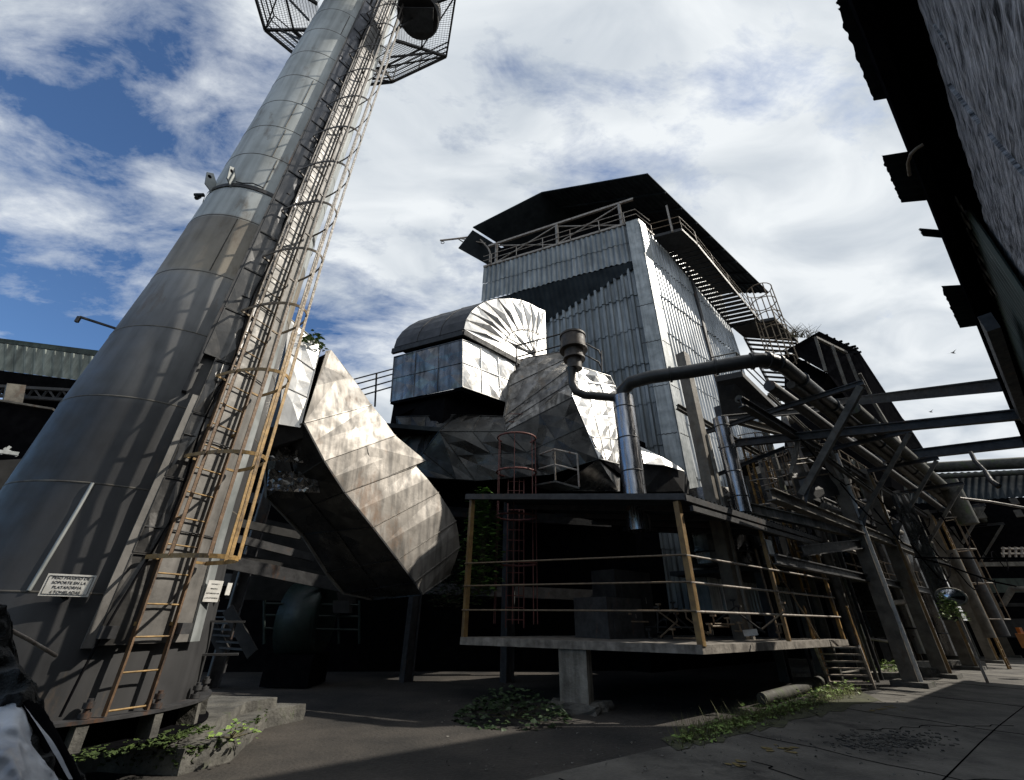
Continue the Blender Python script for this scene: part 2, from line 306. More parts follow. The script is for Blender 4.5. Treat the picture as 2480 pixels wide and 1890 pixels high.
# broken patch and yellow paint flecks on the road
pm = MB(); rng = random.Random(5)
for k in range(520):
    c = G(2150 + rng.gauss(0, 62), 1797 + rng.gauss(0, 12), .0); r = rng.uniform(.008, .045) * (1.6 if rng.random() < .08 else 1); n = rng.randint(4, 6)
    pts = [c + Vector((math.cos(t * 6.283 / n) * r * rng.uniform(.5, 1.3), math.sin(t * 6.283 / n) * r * rng.uniform(.5, 1.3), .005)) for t in range(n)]
    pm.prism(pts, (rng.uniform(-.01, .01), rng.uniform(-.01, .01), rng.uniform(.004, .02)))
pm.build('road_patch', mat('crumbled_asphalt', (0.10, 0.094, 0.083), (0.035, 0.034, 0.03), rough=.9, scale=9), kind='structure')
ym = MB()
for (x, y, n) in ((1895, 1815, 10), (2140, 1717, 9), (1785, 1855, 7)):
    for k in range(n):
        c = G(x + rng.gauss(0, 22), y + rng.gauss(0, 4), .0); r = rng.uniform(.03, .09)
        ym.prism([c + Vector((math.cos(t * 1.05 + k) * r * rng.uniform(.5, 1.2), math.sin(t * 1.05 + k) * r * rng.uniform(.5, 1.2), .012)) for t in range(6)], (0, 0, .002))
ym.build('road_paint', mat('old_paint', (0.20, 0.15, 0.05), (0.13, 0.10, 0.04), rough=.8, scale=20), kind='structure')

# ================================================================== CHIMNEY
FW = Vector((math.sin(R(-40)), math.cos(R(-40)), 0)); RT = Vector((FW.y, -FW.x, 0))
RTAB = [(0, 1.58), (0.6, 1.55), (1.2, 1.52), (2.8, 1.36), (4.2, 1.31), (6.7, 1.14), (9, 1.06), (12, 1.03), (15.5, 1.03), (19, .99), (25, .95), (40, .9)]
def srad(z):
    for (z0, r0), (z1, r1) in zip(RTAB, RTAB[1:]):
        if z <= z1: return r0 + (r1 - r0) * (z - z0) / (z1 - z0)
    return .9
def sax(z): return FW * 8.5 + RT * (-.2 + .0145 * (min(z, 25) - 2))
def SP(th, z, ex=0.0):
    t = R(th); return sax(z) + (-FW * math.cos(t) + RT * math.sin(t)) * (srad(z) + ex) + Z * z
def sdir(th): return -FW * math.cos(R(th)) + RT * math.sin(R(th))
def sector(mb, th0, th1, z0, z1, ex, step=4, dz=0.6, inner=-.02):
    nt_ = max(1, int((th1 - th0) / step)); nz = max(1, int((z1 - z0) / dz))
    ths = [th0 + (th1 - th0) * i / nt_ for i in range(nt_ + 1)]; zs = [z0 + (z1 - z0) * j / nz for j in range(nz + 1)]
    vs = [SP(t, z, ex) for z in zs for t in ths]; m = len(ths)
    mb.add(vs, [(j * m + i, j * m + i + 1, (j + 1) * m + i + 1, (j + 1) * m + i) for j in range(nz) for i in range(nt_)], True)
    for t in (th0, th1):
        vs = [SP(t, z, e) for z in zs for e in (inner, ex)]
        mb.add(vs, [(2 * j, 2 * j + 1, 2 * j + 3, 2 * j + 2) for j in range(nz)])
    for z in (z0, z1):
        vs = [SP(t, z, e) for t in ths for e in (inner, ex)]
        mb.add(vs, [(2 * j, 2 * j + 1, 2 * j + 3, 2 * j + 2) for j in range(nt_)])
STK = thing('chimney', 'tall tapering grey steel smokestack rising from a mossy concrete plinth', 'chimney', (sax(0).x, sax(0).y, .4))
m = MB(); SEAMS = [1.79, 3.0, 4.2, 5.45, 6.7, 8.14, 9.0, 10.1, 11.15, 12.2, 13.37, 14.6, 15.9, 17.2, 18.5, 20, 21.4, 23, 24.5, 26]
zs = sorted(set([.62, 1.2, 2.2, 2.8, 3.6, 7.4, 25, 27] + SEAMS))
zz = [];
for a, b in zip(zs, zs[1:]): zz += [a, (a + b) / 2]
zz.append(27)
NT = 96
m.add([SP(360 * i / NT, z) for z in zz for i in range(NT)], [(j * NT + i, j * NT + (i + 1) % NT, (j + 1) * NT + (i + 1) % NT, (j + 1) * NT + i) for j in range(len(zz) - 1) for i in range(NT)], True)
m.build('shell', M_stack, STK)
m = MB()
for z in SEAMS:
    vs = [SP(360 * i / NT, z + dz, ex) for dz, ex in ((-.012, .0005), (-.004, .005), (.004, .005), (.012, .0005)) for i in range(NT)]
    m.add(vs, [(j * NT + i, j * NT + (i + 1) % NT, (j + 1) * NT + (i + 1) % NT, (j + 1) * NT + i) for j in range(3) for i in range(NT)], True)
for th, z0, z1 in ((-18, 10.1, 11.1), (-12, 9.05, 10.05), (-20, 6.75, 8.1), (-15, 12.2, 13.3), (-20, 11.2, 12.15), (-10, 15.9, 17.1)):
    m.tube([SP(th, z0 + (z1 - z0) * k / 6, .003) for k in range(7)], .009, 5)
m.build('weld_seams', M_beam, STK)
m = MB(); m.tube([SP(-20 + .2 * k, 1.8 + k * .3, .006) for k in range(5)], .02, 6); m.build('pale_seam_strip', M_flash, STK)
# base ring, gussets, bolts
def ringplate(mb, z, r0, r1, t=.03, a0=0, a1=360):
    n = 96; k0 = int(a0 / 360 * n); k1 = int(a1 / 360 * n)
    for i in range(k0, k1):
        c = sax(0); p = [c + sdir(360 * j / n) * r for j in (i, i + 1) for r in (r0, r1)]
        mb.add([q + Z * (z + d) for d in (0, t) for q in p], [(0, 1, 3, 2), (4, 6, 7, 5), (1, 5, 7, 3), (0, 2, 6, 4)])
m = MB(); ringplate(m, .62, 1.45, 1.74); m.build('base_ring', M_dark2, STK)
m = MB(); ringplate(m, .37, 1.4, 1.78, .02)
vs = [sax(0) + sdir(360 * i / 96) * 1.5 + Z * z for z in (.37, .62) for i in range(96)]
m.add(vs, [(i, (i + 1) % 96, 96 + (i + 1) % 96, 96 + i) for i in range(96)], True); m.build('foot_skirt', M_black, STK)
for i, th in enumerate(range(-178, 180, 24)):
    m = MB(); d = sdir(th); tt = Vector((-d.y, d.x, 0)); c = sax(0)
    m.prism([c + d * 1.74 - tt * .05 + Z * .39, c + d * 1.74 + tt * .05 + Z * .39, c + d * 1.72 + tt * .05 + Z * .612, c + d * 1.72 - tt * .05 + Z * .612], -d * .20)
    m.build('gusset', M_concdark, STK)
    m = MB(); p = c + d * 1.64
    m.tube([p + Z * .655, p + Z * .70], .055, 6); m.tube([p + Z * .70, p + Z * .82], .028, 8); m.tube([p + Z * .74, p + Z * .79], .05, 6)
    m.build('anchor_bolt', M_dark2, STK)
# lifting lugs and band
m = MB()
m.add([SP(360 * i / NT, z, .022) for z in (8.98, 9.07) for i in range(NT)], [(i, (i + 1) % NT, NT + (i + 1) % NT, NT + i) for i in range(NT)], True); m.build('clamp_band', M_dark2, STK)
for th in (-67, -42):
    m = MB(); d = sdir(th); p = SP(th, 9.05); tt = Vector((-d.y, d.x, 0))
    m.prism([p + Z * -.1 - tt * .012, p + d * .16 + Z * -.02 - tt * .012, p + d * .22 + Z * .25 - tt * .012, p + d * .12 + Z * .34 - tt * .012, p + Z * .18 - tt * .012], tt * .024)
    m.build('lifting_lug', M_flash, STK)
    m = MB(); m.tube([p + d * .15 + Z * .2 - tt * .02, p + d * .15 + Z * .2 + tt * .02], .035, 10); m.build('shackle', M_black, STK)
m = MB(); m.tube([SP(-38, 9.1, .03), SP(-30, 9.05, .05), SP(-22, 9.12, .04), SP(-12, 9.08, .05)], .012, 6); m.tube([SP(-80, 9.0, .05), SP(-86, 9.0, .16), SP(-88, 9.05, .1), SP(-84, 8.9, .12)], .04, 6); m.build('wire_rope', M_dark, STK)
m = MB(); p = SP(-75, 5.55); d = sdir(-88); m.beam(p, p + d * .42, .03, .03); m.beam(p + d * .42, p + d * .42 - Z * .1, .04, .04); m.build('hook_bracket', M_dark2, STK)
# cladding channels
m = MB(); sector(m, 4.5, 8.2, 1.27, 4.4, .10); m.build('side_flange', M_casing, STK)
m = MB(); sector(m, -1.2, 1.2, 4.42, 19.5, .10); m.build('side_flange', M_dark2, STK)
m = MB(); rg = random.Random(21)
z = 1.30
while z < 19.4:
    z1 = min(z + .95, 19.5)
    ta, tb = (8, 19) if z < 4.3 else (1, 20.5); A, B, C_, D_ = SP(ta, z, .09), SP(tb, z, .12), SP(tb, z1 - .02, .12), SP(ta, z1 - .02, .09)
    m.clad(A, B, C_, D_, 1, 1, .045, .012, rg); z = z1
m.build('dark_channel', M_channel, STK)
m = MB(); sector(m, 19, 44, 1.30, 24, .085); m.build('ladder_casing', M_casing, STK)
m = MB(); sector(m, 44, 50, 1.30, 24, .12); m.build('edge_flange', M_flash, STK)
m = MB()
for z in (2.55, 3.8, 5.05, 6.4, 7.9, 9.2, 10.5, 12, 13.3, 14.7, 16.2, 17.8):
    m.tube([SP(th, z, .11) for th in range(8, 47, 4)], .010, 5)
m.build('channel_joints', M_dark2, STK)
for th, z in ((10, 1.42), (36, 1.45)):
    m = MB(); m.beam(SP(th, z, .1), SP(th, z, .24), .14, .12); m.build('channel_bracket', M_dark2, STK)
m = MB(); rg = random.Random(4)
for base_th in (15.5,):
    pts = [SP(base_th + 1.2 * math.sin(k * .8 + base_th) + (0 if k > 6 else (6 - k) * -1.5), .7 + k * .32, .16 + .03 * math.sin(k)) for k in range(62)]
    m.tube(pts, .013, 5)
m.build('hanging_cables', M_black, STK)
for z, s_ in ((1.52, 0), (1.12, 1)):
    m = MB(); p = SP(68, z); d = sdir(75); m.beam(p - d * .05, p + d * .42, .10, .025); m.beam(p + d * .30, p + d * .30 - Z * .22, .05, .02); m.build('side_bracket', M_dark2, STK)

# caged ladder
M_ladrail = mat('ladder_rail_paint', (1, 1, 1), (0.5, 0.5, 0.5), rough=0.6, scale=9, rust=(0.035, 0.02, 0.012), rust_amt=0.55, rust_scale=4, zramp=[(0, (.16, .09, .045)), (4.5, (.17, .10, .05)), (6.5, (.12, .09, .06)), (9, (.08, .07, .06)), (30, (.07, .065, .065))])
M_ladder = mat('ladder_paint', (1, 1, 1), (0.5, 0.5, 0.5), rough=0.55, scale=9, rust=(0.05, 0.028, 0.015), rust_amt=0.5, rust_scale=5, zramp=[(0, (.40, .25, .09)), (4.5, (.42, .26, .09)), (6.5, (.17, .125, .07)), (9, (.085, .07, .055)), (30, (.07, .065, .065))])
LAD = thing('caged_ladder', 'long caged ladder with yellow lower rungs fixed up the side of the chimney', 'ladder', tuple(SP(25, .66, .15)))
def LP(s_, z, out=0.0):       # s_ sideways from the ladder centre, out away from the stack
    a = SP(18.5, z, .15); b = SP(32.5, z, .15); c = (a + b) / 2; d = sdir(25.5); t = (b - a).normalized()
    return c + t * s_ + d * out
for s_ in (-.20, .20):
    m = MB(); pts = [LP(s_, .66 + k * .5) for k in range(44)]
    for p, q in zip(pts, pts[1:]): m.beam(p, q, .022, .065, sdir(25.5))
    m.build('rail', M_ladrail, LAD)
m = MB()
for k in range(66):
    if k < 60:
        mm = MB(); mm.tube([LP(-.2, .70 + k * .335), LP(.2, .70 + k * .335)], .011, 6); mm.build('rung', M_ladder, LAD)
def hoop(z, b=1.0, a=.36, n=18): return [LP(-a * math.cos(math.pi * k / n), z, b * math.sin(math.pi * k / n) ** .8) for k in range(n + 1)]
ZH = [2.2 + 1.28 * k for k in range(15)]
for z in ZH:
    m = MB(); p = hoop(z)
    for a, b in zip(p, p[1:]): m.beam(a, b, .012, .05)
    m.beam(p[0], LP(-.2, z), .03, .03); m.beam(p[-1], LP(.2, z), .03, .03)
    m.build('cage_hoop', M_ladder, LAD)
for k in (2, 6, 9, 12, 16):
    m = MB(); pts = [hoop(z)[k] for z in ZH]
    for a, b in zip(pts, pts[1:]): m.beam(a, b, .045, .012, sdir(25.5))
    m.build('cage_strap', M_ladrail if k in (2, 6) else M_ladder, LAD)
for z in (1.5, 4.0, 6.8, 9.6, 12.4, 15.2, 18):
    m = MB(); m.beam(LP(-.2, z), LP(-.2, z, -.2), .04, .04); m.beam(LP(.2, z), LP(.2, z, -.2), .04, .04); m.build('standoff', M_ladder, LAD)

# octagonal maintenance platform
PL = thing('maintenance_platform', 'octagonal mesh walkway ringing the smokestack high above the yard', 'platform', (-5.2, 6.3, 18.5))
oct_ = [Vector(p) for p in ((-8.3, 6.55, 18.5), (-6.6, 8.25, 18.5), (-4.48, 8.02, 18.5), (-2.43, 7.21, 18.5), (-1.93, 5.6, 18.5), (-3.1, 3.9, 18.5), (-6.3, 3.6, 18.5), (-8.05, 4.9, 18.5))]
cen = Vector((-5.15, 6.5, 18.5)); m = MB(); m2 = MB(); m3 = MB(); m4 = MB()
for i, p in enumerate(oct_):
    q = oct_[(i + 1) % 8]
    m.beam(p, q, .06, .12); pi_ = lerp(cen, p, .40); qi = lerp(cen, q, .40); m.beam(pi_, p, .06, .12); m.beam(lerp(cen, p, .7), lerp(cen, q, .7), .045, .08)
    m.beam(lerp(cen, p, .7), q, .035, .05)
    m.beam(pi_ - Z * 1.1, lerp(cen, p, .85), .05, .05)
    for h in (.35, .7, 1.05): m2.tube([p + Z * h, q + Z * h], .022, 6)
    for t in (0, .5): m2.tube([lerp(p, q, t), lerp(p, q, t) + Z * 1.05], .022, 6)
    # grating bars
    nb = 20
    for k in range(1, nb):
        t = .40 + .60 * k / nb; m3.beam(lerp(cen, p, t) + Z * .07, lerp(cen, q, t) + Z * .07, .008, .02)
    for k in range(1, 26):
        t = k / 26; m3.beam(lerp(pi_, qi, t) + Z * .07, lerp(p, q, t) + Z * .07, .006, .014)
m.build('frame', M_dark2, PL); m2.build('handrail', M_dark2, PL); m3.build('mesh_floor', M_dark2, PL)
LMP = thing('obstruction_drum', 'dark drum shaped housing hung under the walkway beside the chimney', 'equipment housing', (-3.05, 5.9, 18.2))
m = MB(); c = Vector((-3.1, 5.95, 18.0)); m.tube([c, c + Z * .12, c + Z * .55, c + Z * .62], [.62, .66, .66, .60], 24); m.build('drum', M_dark, LMP)
m = MB(); m.prism([c + Vector((-.55, -.3, -.25)), c + Vector((.55, -.3, -.25)), c + Vector((.4, .4, -.02)), c + Vector((-.4, .4, -.02))], (0, 0, .04)); m.build('visor', M_dark, LMP)

# signs
def sign(name, label, x, y, wd, ht, lines, size, th, ex=.07, grp=None, at=None):
    d = ray(x, y); z = 3.0
    # stand the sign off the shell where the sight line meets it
    best = None
    for k in range(4000):
        t = 5.0 + k * .002; p = EYEV + d * t; c = sax(p.z)
        if (Vector((p.x, p.y, 0)) - c).length <= srad(p.z) + ex: best = p; break
    p = at or best or EYEV + d * 7.6
    nrm = sdir(th); tt = Vector((-nrm.y, nrm.x, 0)); t = thing(name, label, 'sign', tuple(p), grp)
    fix = lambda o: o
    m = MB(); m.prism([p - tt * wd / 2 - Z * ht / 2, p + tt * wd / 2 - Z * ht / 2, p + tt * wd / 2 + Z * ht / 2, p - tt * wd / 2 + Z * ht / 2], nrm * .008); bd = m.build('board', M_white, t)
    if wd > .2:
        m = MB(); e = .012; o = nrm * .0105
        c = [p + o + tt * sx * (wd / 2 - e * 1.6) + Z * sz * (ht / 2 - e * 1.6) for sx, sz in ((-1, -1), (1, -1), (1, 1), (-1, 1))]
        for a, b in zip(c, c[1:] + c[:1]): m.beam(a, b, .004, .003)
        m.build('border', M_ink, bd)
    for i, ln in enumerate(lines):
        cu = bpy.data.curves.new('lettering', 'FONT'); cu.body = ln; cu.size = size; cu.align_x = 'CENTER'; cu.align_y = 'CENTER'; cu.extrude = .0008; cu.offset = 0
        tmp = bpy.data.objects.new('tmp', cu); sc.collection.objects.link(tmp); bpy.context.view_layer.update()
        me = bpy.data.meshes.new_from_object(tmp); bpy.data.objects.remove(tmp); me.name = 'lettering'
        o = bpy.data.objects.new('lettering', me); sc.collection.objects.link(o); me.materials.clear(); me.materials.append(M_ink)
        rx = Matrix((tt, Z, nrm)).transposed().to_4x4(); pos = p + nrm * .0105 + Z * (ht / 2 - ht * (i + .5 + .12 * (0 if len(lines) > 2 else 0)) / len(lines) * .86 - ht * .07)
        rx.translation = pos - parent_loc(bd); o.parent = bd; o.matrix_local = rx
    m = MB(); m.beam(p - nrm * .14 - Z * (ht / 2 + .0), p - nrm * .002 - Z * (ht / 2 - .02), .05, .05); m.build('mount', M_black, t)
    return t
sign('warning_sign', 'wide white sign reading PESO MAXIMO DE SOPORTE EN LA PLATAFORMA 4 TONELADAS', 166, 1418, .40, .215, ['PESO MAXIMO DE', 'SOPORTE EN LA', 'PLATAFORMA', '4 TONELADAS'], .038, -9, .14)
sign('notice_sign', 'upright white four line notice to the right of the ladder', 516, 1432, .19, .26, ['MAXIMO 1', 'PERSONA', 'AUTORIZADA EN', 'LA PLATAFORMA'], .021, 18, .12, at=V(516, 1432, 7.45))
sign('tag_sign', 'tiny white tag on the shadowed edge of the smokestack', 553, 1427, .075, .16, ['12', '34'][:0], .03, 30, .30, at=V(553, 1427, 7.9))

# plinth
PLN = thing('concrete_plinth', 'stepped mossy concrete plinth under the smokestack', 'plinth', (-5.4, 6.3, 0))
pp = [G(235, 1870, .0), G(430, 1880, .0), G(555, 1845, .0), G(640, 1765, .0), (-3.6, 9.3, 0), (-6.5, 9.6, 0), (-9.0, 7.2, 0), (-8.6, 4.6, 0)]
pp = [Vector(p) for p in pp]
def rough_prism(mb, pts, z0, z1, seed, n=14, j=.03):
    rg = random.Random(seed); out = []
    for a, b in zip(pts, pts[1:] + pts[:1]):
        for k in range(n): out.append(lerp(a, b, k / n) + Vector((rg.uniform(-j, j), rg.uniform(-j, j), 0)))
    lo = [Vector((p.x, p.y, z0)) for p in out]; c = sum(out, Vector()) / len(out)
    mid = [Vector((p.x, p.y, (z0 + z1) / 2)) + (p - c).normalized() * rg.uniform(-j, j) for p in out]
    hi = [Vector((p.x, p.y, z1 + rg.uniform(-j, j) * .5)) - (p - c).normalized() * rg.uniform(0, j * 2) for p in out]
    m_ = len(out); mb.add(lo + mid + hi, [(k, (k + 1) % m_, m_ + (k + 1) % m_, m_ + k) for k in range(m_)] + [(m_ + k, m_ + (k + 1) % m_, 2 * m_ + (k + 1) % m_, 2 * m_ + k) for k in range(m_)])
    mb.add(hi + [Vector((c.x, c.y, z1))], [(k, (k + 1) % m_, m_) for k in range(m_)])
m = MB(); rough_prism(m, pp, 0, .235, 3, 7, .02); m.build('lower_step', M_concdark, PLN)
cc_ = sum(pp, Vector()) / len(pp)
m = MB(); rough_prism(m, [lerp(cc_, p, .82) for p in pp], .20, .37, 5, 6, .015); m.build('upper_step', M_concdark, PLN)
mo = MB(); rg = random.Random(8)
for k in range(1300):
    if rg.random() < .5:
        i = rg.choice([0, 1, 2]); a, b = pp[i], pp[i + 1]; p = lerp(a, b, rg.random()); c = lerp(cc_, p, .985); p = Vector((c.x, c.y, rg.choice([.22, .2, .1, .16]) + rg.uniform(-.05, .03)))
    else:
        th = rg.uniform(-50, 60); p = sax(0) + sdir(th) * rg.uniform(1.6, 2.05); p.z = .375
    r = rg.uniform(.015, .05)
    vs = [p + Vector((rg.uniform(-1, 1), rg.uniform(-1, 1), rg.uniform(-.2, .7))) * r for _ in range(7)]
    mo.add(vs, [(0, 1, 2), (2, 3, 4), (4, 5, 6), (0, 3, 6), (1, 4, 5)])
mo.build('moss', M_moss, label='clumps of green moss on the chimney plinth', cat='moss', kind='stuff')

# ================================================================== BOILER TOWER
TW = azv(-67); WN = Vector((-TW.y, TW.x, 0)) * 1.0        # WN: outward normal of the gable wall, towards the camera
if WN.y > 0: WN = -WN
C0 = Vector((7.83, 18.40, 0)); L0 = C0 + TW * 10.9; E0 = C0 + U * 10.6
ZT, ZB = 24.0, 20.85
T = thing('boiler_tower', 'tall corrugated metal boiler tower with an open gallery under a dark gabled roof', 'tower', tuple(C0))
m = MB(); m.corr(L0 + Z * ZB, C0 + Z * ZB, C0 + Z * ZT, L0 + Z * ZT, pitch=.34, amp=.045, course=1.55, lap=.05, jit=.02, box=False, seg=6); m.build('upper_cladding', M_corrA, T)
wl = azv(-60); K0 = C0 + wl * 9.0
m = MB(); m.corr(K0 - Z * 0 + Z * 2, C0 + Z * 2, C0 + Z * 20.6, K0 + Z * 20.6, pitch=.42, amp=.07, course=2.3, lap=.06, jit=.02); m.build('lower_cladding', M_corrA, T)
# sloping soffit between the jettied upper storey and the wall below
kk = WP(1345, 770, C0, -60)
m = MB(); B1 = L0 + Z * ZB; B2 = C0 + Z * (ZB - .05) + WN * .02; S2 = C0 + Z * 20.5 + WN * .03; S1 = Vector((kk.x, kk.y, kk.z)) + WN * .05; S0 = S1 + (S1 - S2) * .8
m.corr(S0, S2, B2, B1, pitch=.33, amp=.02, course=9, box=False); m.build('soffit', M_roof, T)
m = MB(); m.corr(C0 + Z * 2, E0 + Z * 2, E0 + Z * 23.6, C0 + Z * 23.9, pitch=.33, amp=.05, course=2.6, lap=.05, jit=.03); m.build('street_cladding', M_corrB, T)
m = MB(); m.plate([C0 + WN * .10 + NS * .10 + Z * 2, C0 + WN * .10 + NS * .10 + U * .75 + Z * 2, C0 + WN * .10 + NS * .10 + U * .75 + Z * 24.1, C0 + WN * .10 + NS * .10 + Z * 24.1], .03)
m.plate([C0 + WN * .12 + NS * .06 + Z * 2, C0 + WN * .12 + NS * .06 + TW * .75 + Z * 2, C0 + WN * .12 + NS * .06 + TW * .75 + Z * 24.1, C0 + WN * .12 + NS * .06 + Z * 24.1], .03)
m.build('corner_flashing', M_flash, T)
m = MB()
for z in (4, 6.7, 9.4, 12, 14.7, 17.2): m.tube([C0 + WN * .16 + TW * (.9 - .1 * k) + Z * (z + .04 * (k % 2)) for k in range(10)] + [C0 + NS * .16 + U * (.1 * k) + Z * (z + .04 * (k % 2)) for k in range(9)], .022, 5)
m.build('flashing_laps', M_dark2, T)
for a in (5.6,):
    m = MB(); m.beam(C0 + U * a + NS * .14 + Z * 2, C0 + U * a + NS * .14 + Z * 23.6, .28, .14, NS); m.build('cover_strip', M_dark2, T)
m = MB(); bk = TW * 10.9
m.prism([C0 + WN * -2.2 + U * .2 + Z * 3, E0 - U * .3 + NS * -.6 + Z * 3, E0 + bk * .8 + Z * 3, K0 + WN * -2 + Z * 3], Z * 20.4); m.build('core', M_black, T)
# gallery
m = MB(); m.beam(L0 + Z * 24.12, C0 + Z * 24.12, .14, .16); m.beam(C0 + Z * 24.1, E0 + Z * 23.7, .12, .14); m.build('sill_beam', M_palerail, T)
m = MB(); m.beam(L0 + TW * -.3 + Z * 26.1, C0 + Z * 26.2, .14, .16); m.build('top_chord', M_palerail, T)
PX = [WP(x, 640, L0, -67) for x in (1201, 1353, 1522)]
for p in PX:
    q = Vector((p.x, p.y, 24.1)); m = MB(); m.beam(q, q + Z * 2.05, .16, .16, U); m.build('gallery_post', M_palerail, T)
PXF = [Vector((p.x, p.y, 0)) for p in PX]
for a, b in zip(PXF, PXF[1:]):
    m = MB(); m.beam(a + Z * 24.2, b + Z * 26.0, .07, .07); m.beam(a + Z * 26.0 + WN * -.09, b + Z * 24.2 + WN * -.09, .07, .07); m.build('cross_brace', M_palerail, T)
m = MB()
for h in (24.6, 25.05): m.tube([L0 + Z * h + WN * .12, C0 + Z * h + WN * .12, C0 + U * 1.4 + NS * .12 + Z * h], .03, 6)
for t in (.06, .24, .42, .6, .78, .93): m.beam(lerp(L0, C0, t) + Z * 24.1 + WN * .12, lerp(L0, C0, t) + Z * 25.05 + WN * .12, .05, .05)
m.build('gallery_railing', M_palerail, T)
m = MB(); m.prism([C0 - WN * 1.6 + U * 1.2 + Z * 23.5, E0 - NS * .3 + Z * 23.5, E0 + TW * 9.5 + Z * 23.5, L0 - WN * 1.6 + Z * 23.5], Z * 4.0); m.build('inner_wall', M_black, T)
# roof: verge points found at their heights
RZ = 27.3
R0 = G(1569, 422, RZ); RA = G(1312, 467, 30.6); RL = G(1145, 552, RZ + .6); R1 = G(1862, 709, RZ); lenU = (R1 - R0).length; bu = (R1 - R0).normalized()
def roofslab(mb, a, b, ln, t=.10): mb.prism([a, b, b + bu * ln, a + bu * ln], Z * t)
m = MB(); roofslab(m, R0, RA, lenU); m.corr(R0 - Z * .06, RA - Z * .06, RA + bu * lenU - Z * .06, R0 + bu * lenU - Z * .06, pitch=.4, amp=.03, course=30); 
roofslab(m, RA, RL, lenU); m.build('roof', M_roof, T)
Q1 = G(1110, 602, 26.0); Q2 = G(1178, 640, 26.0)
m = MB(); m.prism([RL - Z * .3, Q1, Q2, Q2 + bu * 6, RL + bu * 6 - Z * .3], Z * .06); m.build('lean_to_roof', M_roof, T)
m = MB()
for k in range(1, 9):
    p = R0 + bu * lenU * k / 9 - Z * .12; q = RA + bu * lenU * k / 9 - Z * .12; m.beam(p, q, .10, .18)
m.build('rafters', M_roof, T)
# davit
D_ = thing('davit_crane', 'bent pipe davit arm reaching out from the tower gallery corner into the sky', 'davit', tuple(L0 + Z * 24.1))
m = MB(); pts = [V(x, y, 23.2) for x, y in ((1186, 636), (1187, 612), (1181, 600), (1162, 580), (1155, 572), (1140, 574), (1110, 578), (1066, 583))]
m.tube(pts, .07, 8); m.tube([V(1108, 577, 23.2), V(1176, 590, 23.2)], .045, 6); m.tube([V(1108, 578, 23.2), V(1130, 592, 23.2)], .045, 6); m.build('arm', M_palerail, D_)
m = MB(); c = V(1072, 588, 23.2); m.tube([c + Vector((math.cos(t) * .12, 0, math.sin(t) * .12)) for t in [k * math.pi / 5 for k in range(11)]], .025, 6); m.build('hook', M_dark2, D_)

# tower outside stair
def stair(name, label, cat, A, B, Wd, n, mats, railh=1.0, rails=True, under=False, group=None, treadd=.28, extra=None):
    """A top edge point, B bottom point (inner stringer), Wd vector to the outer stringer"""
    A, B, Wd = Vector(A), Vector(B), Vector(Wd)
    t = thing(name, label, cat, tuple(B), group)
    for s_ in (0, 1):
        m = MB(); m.beam(A + Wd * s_, B + Wd * s_, .05, .24); m.build('stringer', mats[0], t)
    run = Vector((B.x - A.x, B.y - A.y, 0)).normalized()
    for k in range(n):
        p = lerp(A, B, (k + .5) / n); m = MB(); m.prism([p + Wd.normalized() * .03 - run * treadd / 2, p + Wd - Wd.normalized() * .03 - run * treadd / 2, p + Wd - Wd.normalized() * .03 + run * treadd / 2, p + Wd.normalized() * .03 + run * treadd / 2], Z * .035); m.build('tread', mats[1], t)
    if rails:
        for s_ in rails:
            m = MB()
            for h in (railh * .55, railh): m.tube([A + Wd * s_ + Z * h, B + Wd * s_ + Z * h], .022, 6)
            nn = max(2, n // 5)
            for k in range(nn + 1): p = lerp(A, B, k / nn) + Wd * s_; m.tube([p, p + Z * railh], .025, 6)
            m.build('handrail', mats[2], t)
    return t
M_stairdark = M_dark2
def landing(name, label, pts, t=.2, railedges=(), railm=M_rail, slabm=M_dark, h=1.05):
    pts = [Vector(p) for p in pts]; th = thing(name, label, 'landing', tuple(pts[0]))
    m = MB(); m.prism(pts, Z * t); m.build('deck', slabm, th)
    for i, j in railedges:
        m = MB(); a, b = pts[i] + Z * t, pts[j] + Z * t
        for k in (.5, 1): m.tube([a + Z * h * k, b + Z * h * k], .028, 6)
        nn = max(1, int((b - a).length / 1.6))
        for k in range(nn + 1): p = lerp(a, b, k / nn); m.tube([p, p + Z * h], .03, 6)
        m.build('railing', railm, th)
    return th
a0 = WP(1582, 576, C0 + NS * .1, 51.4); z1 = a0.z; a1 = WP(1619, 613, C0 + NS * .1, 51.4); z1 = (a0.z + a1.z) / 2
A = [G(1582, 576, z1), G(1652, 558, z1), G(1690, 594, z1), G(1619, 613, z1)]
landing('upper_landing', 'dark steel landing at the top of the tower stairs under the roof eave', A, .22, ((0, 1), (1, 2)), M_rail)
b0 = WP(1772, 793, C0 + NS * .3, 51.4); z2 = b0.z
Bq = [G(1772, 793, z2), G(1879, 774, z2), G(1934, 828, z2), G(1802, 818, z2)]
landing('middle_landing', 'dark steel landing half way down the tower stairs with a pale guard rail', Bq, .22, ((1, 2),), M_palerail)
stair('tower_stair', 'long dark steel flight climbing the side of the tower between two landings', 'stairs', A[3], Bq[0], (A[2] - A[3]) * .92 if False else (lerp(A[2], A[3], 0) - A[3]), 20, (M_dark2, M_dark, M_rail), 1.0, (1,), treadd=.42)
cz = z2 - 7.5
Cq0 = Vector(Bq[3]) + U * 4.6 - Z * 7.0
stair('lower_tower_stair', 'second dark flight dropping from the middle landing behind the pipe rack', 'stairs', Bq[3], Cq0, (Bq[2] - Bq[3]) * .95, 22, (M_dark2, M_dark, M_rail), 1.0, (0, 1), treadd=.45)
m = MB(); p = V(1617, 554, 20.6); D2 = thing('landing_post', 'leaning pale post standing on the upper stair landing', 'post', tuple(p))
m.beam(V(1629, 562, 20.9), V(1614, 499, 20.9), .12, .12); m.build('post', M_palerail, D2)
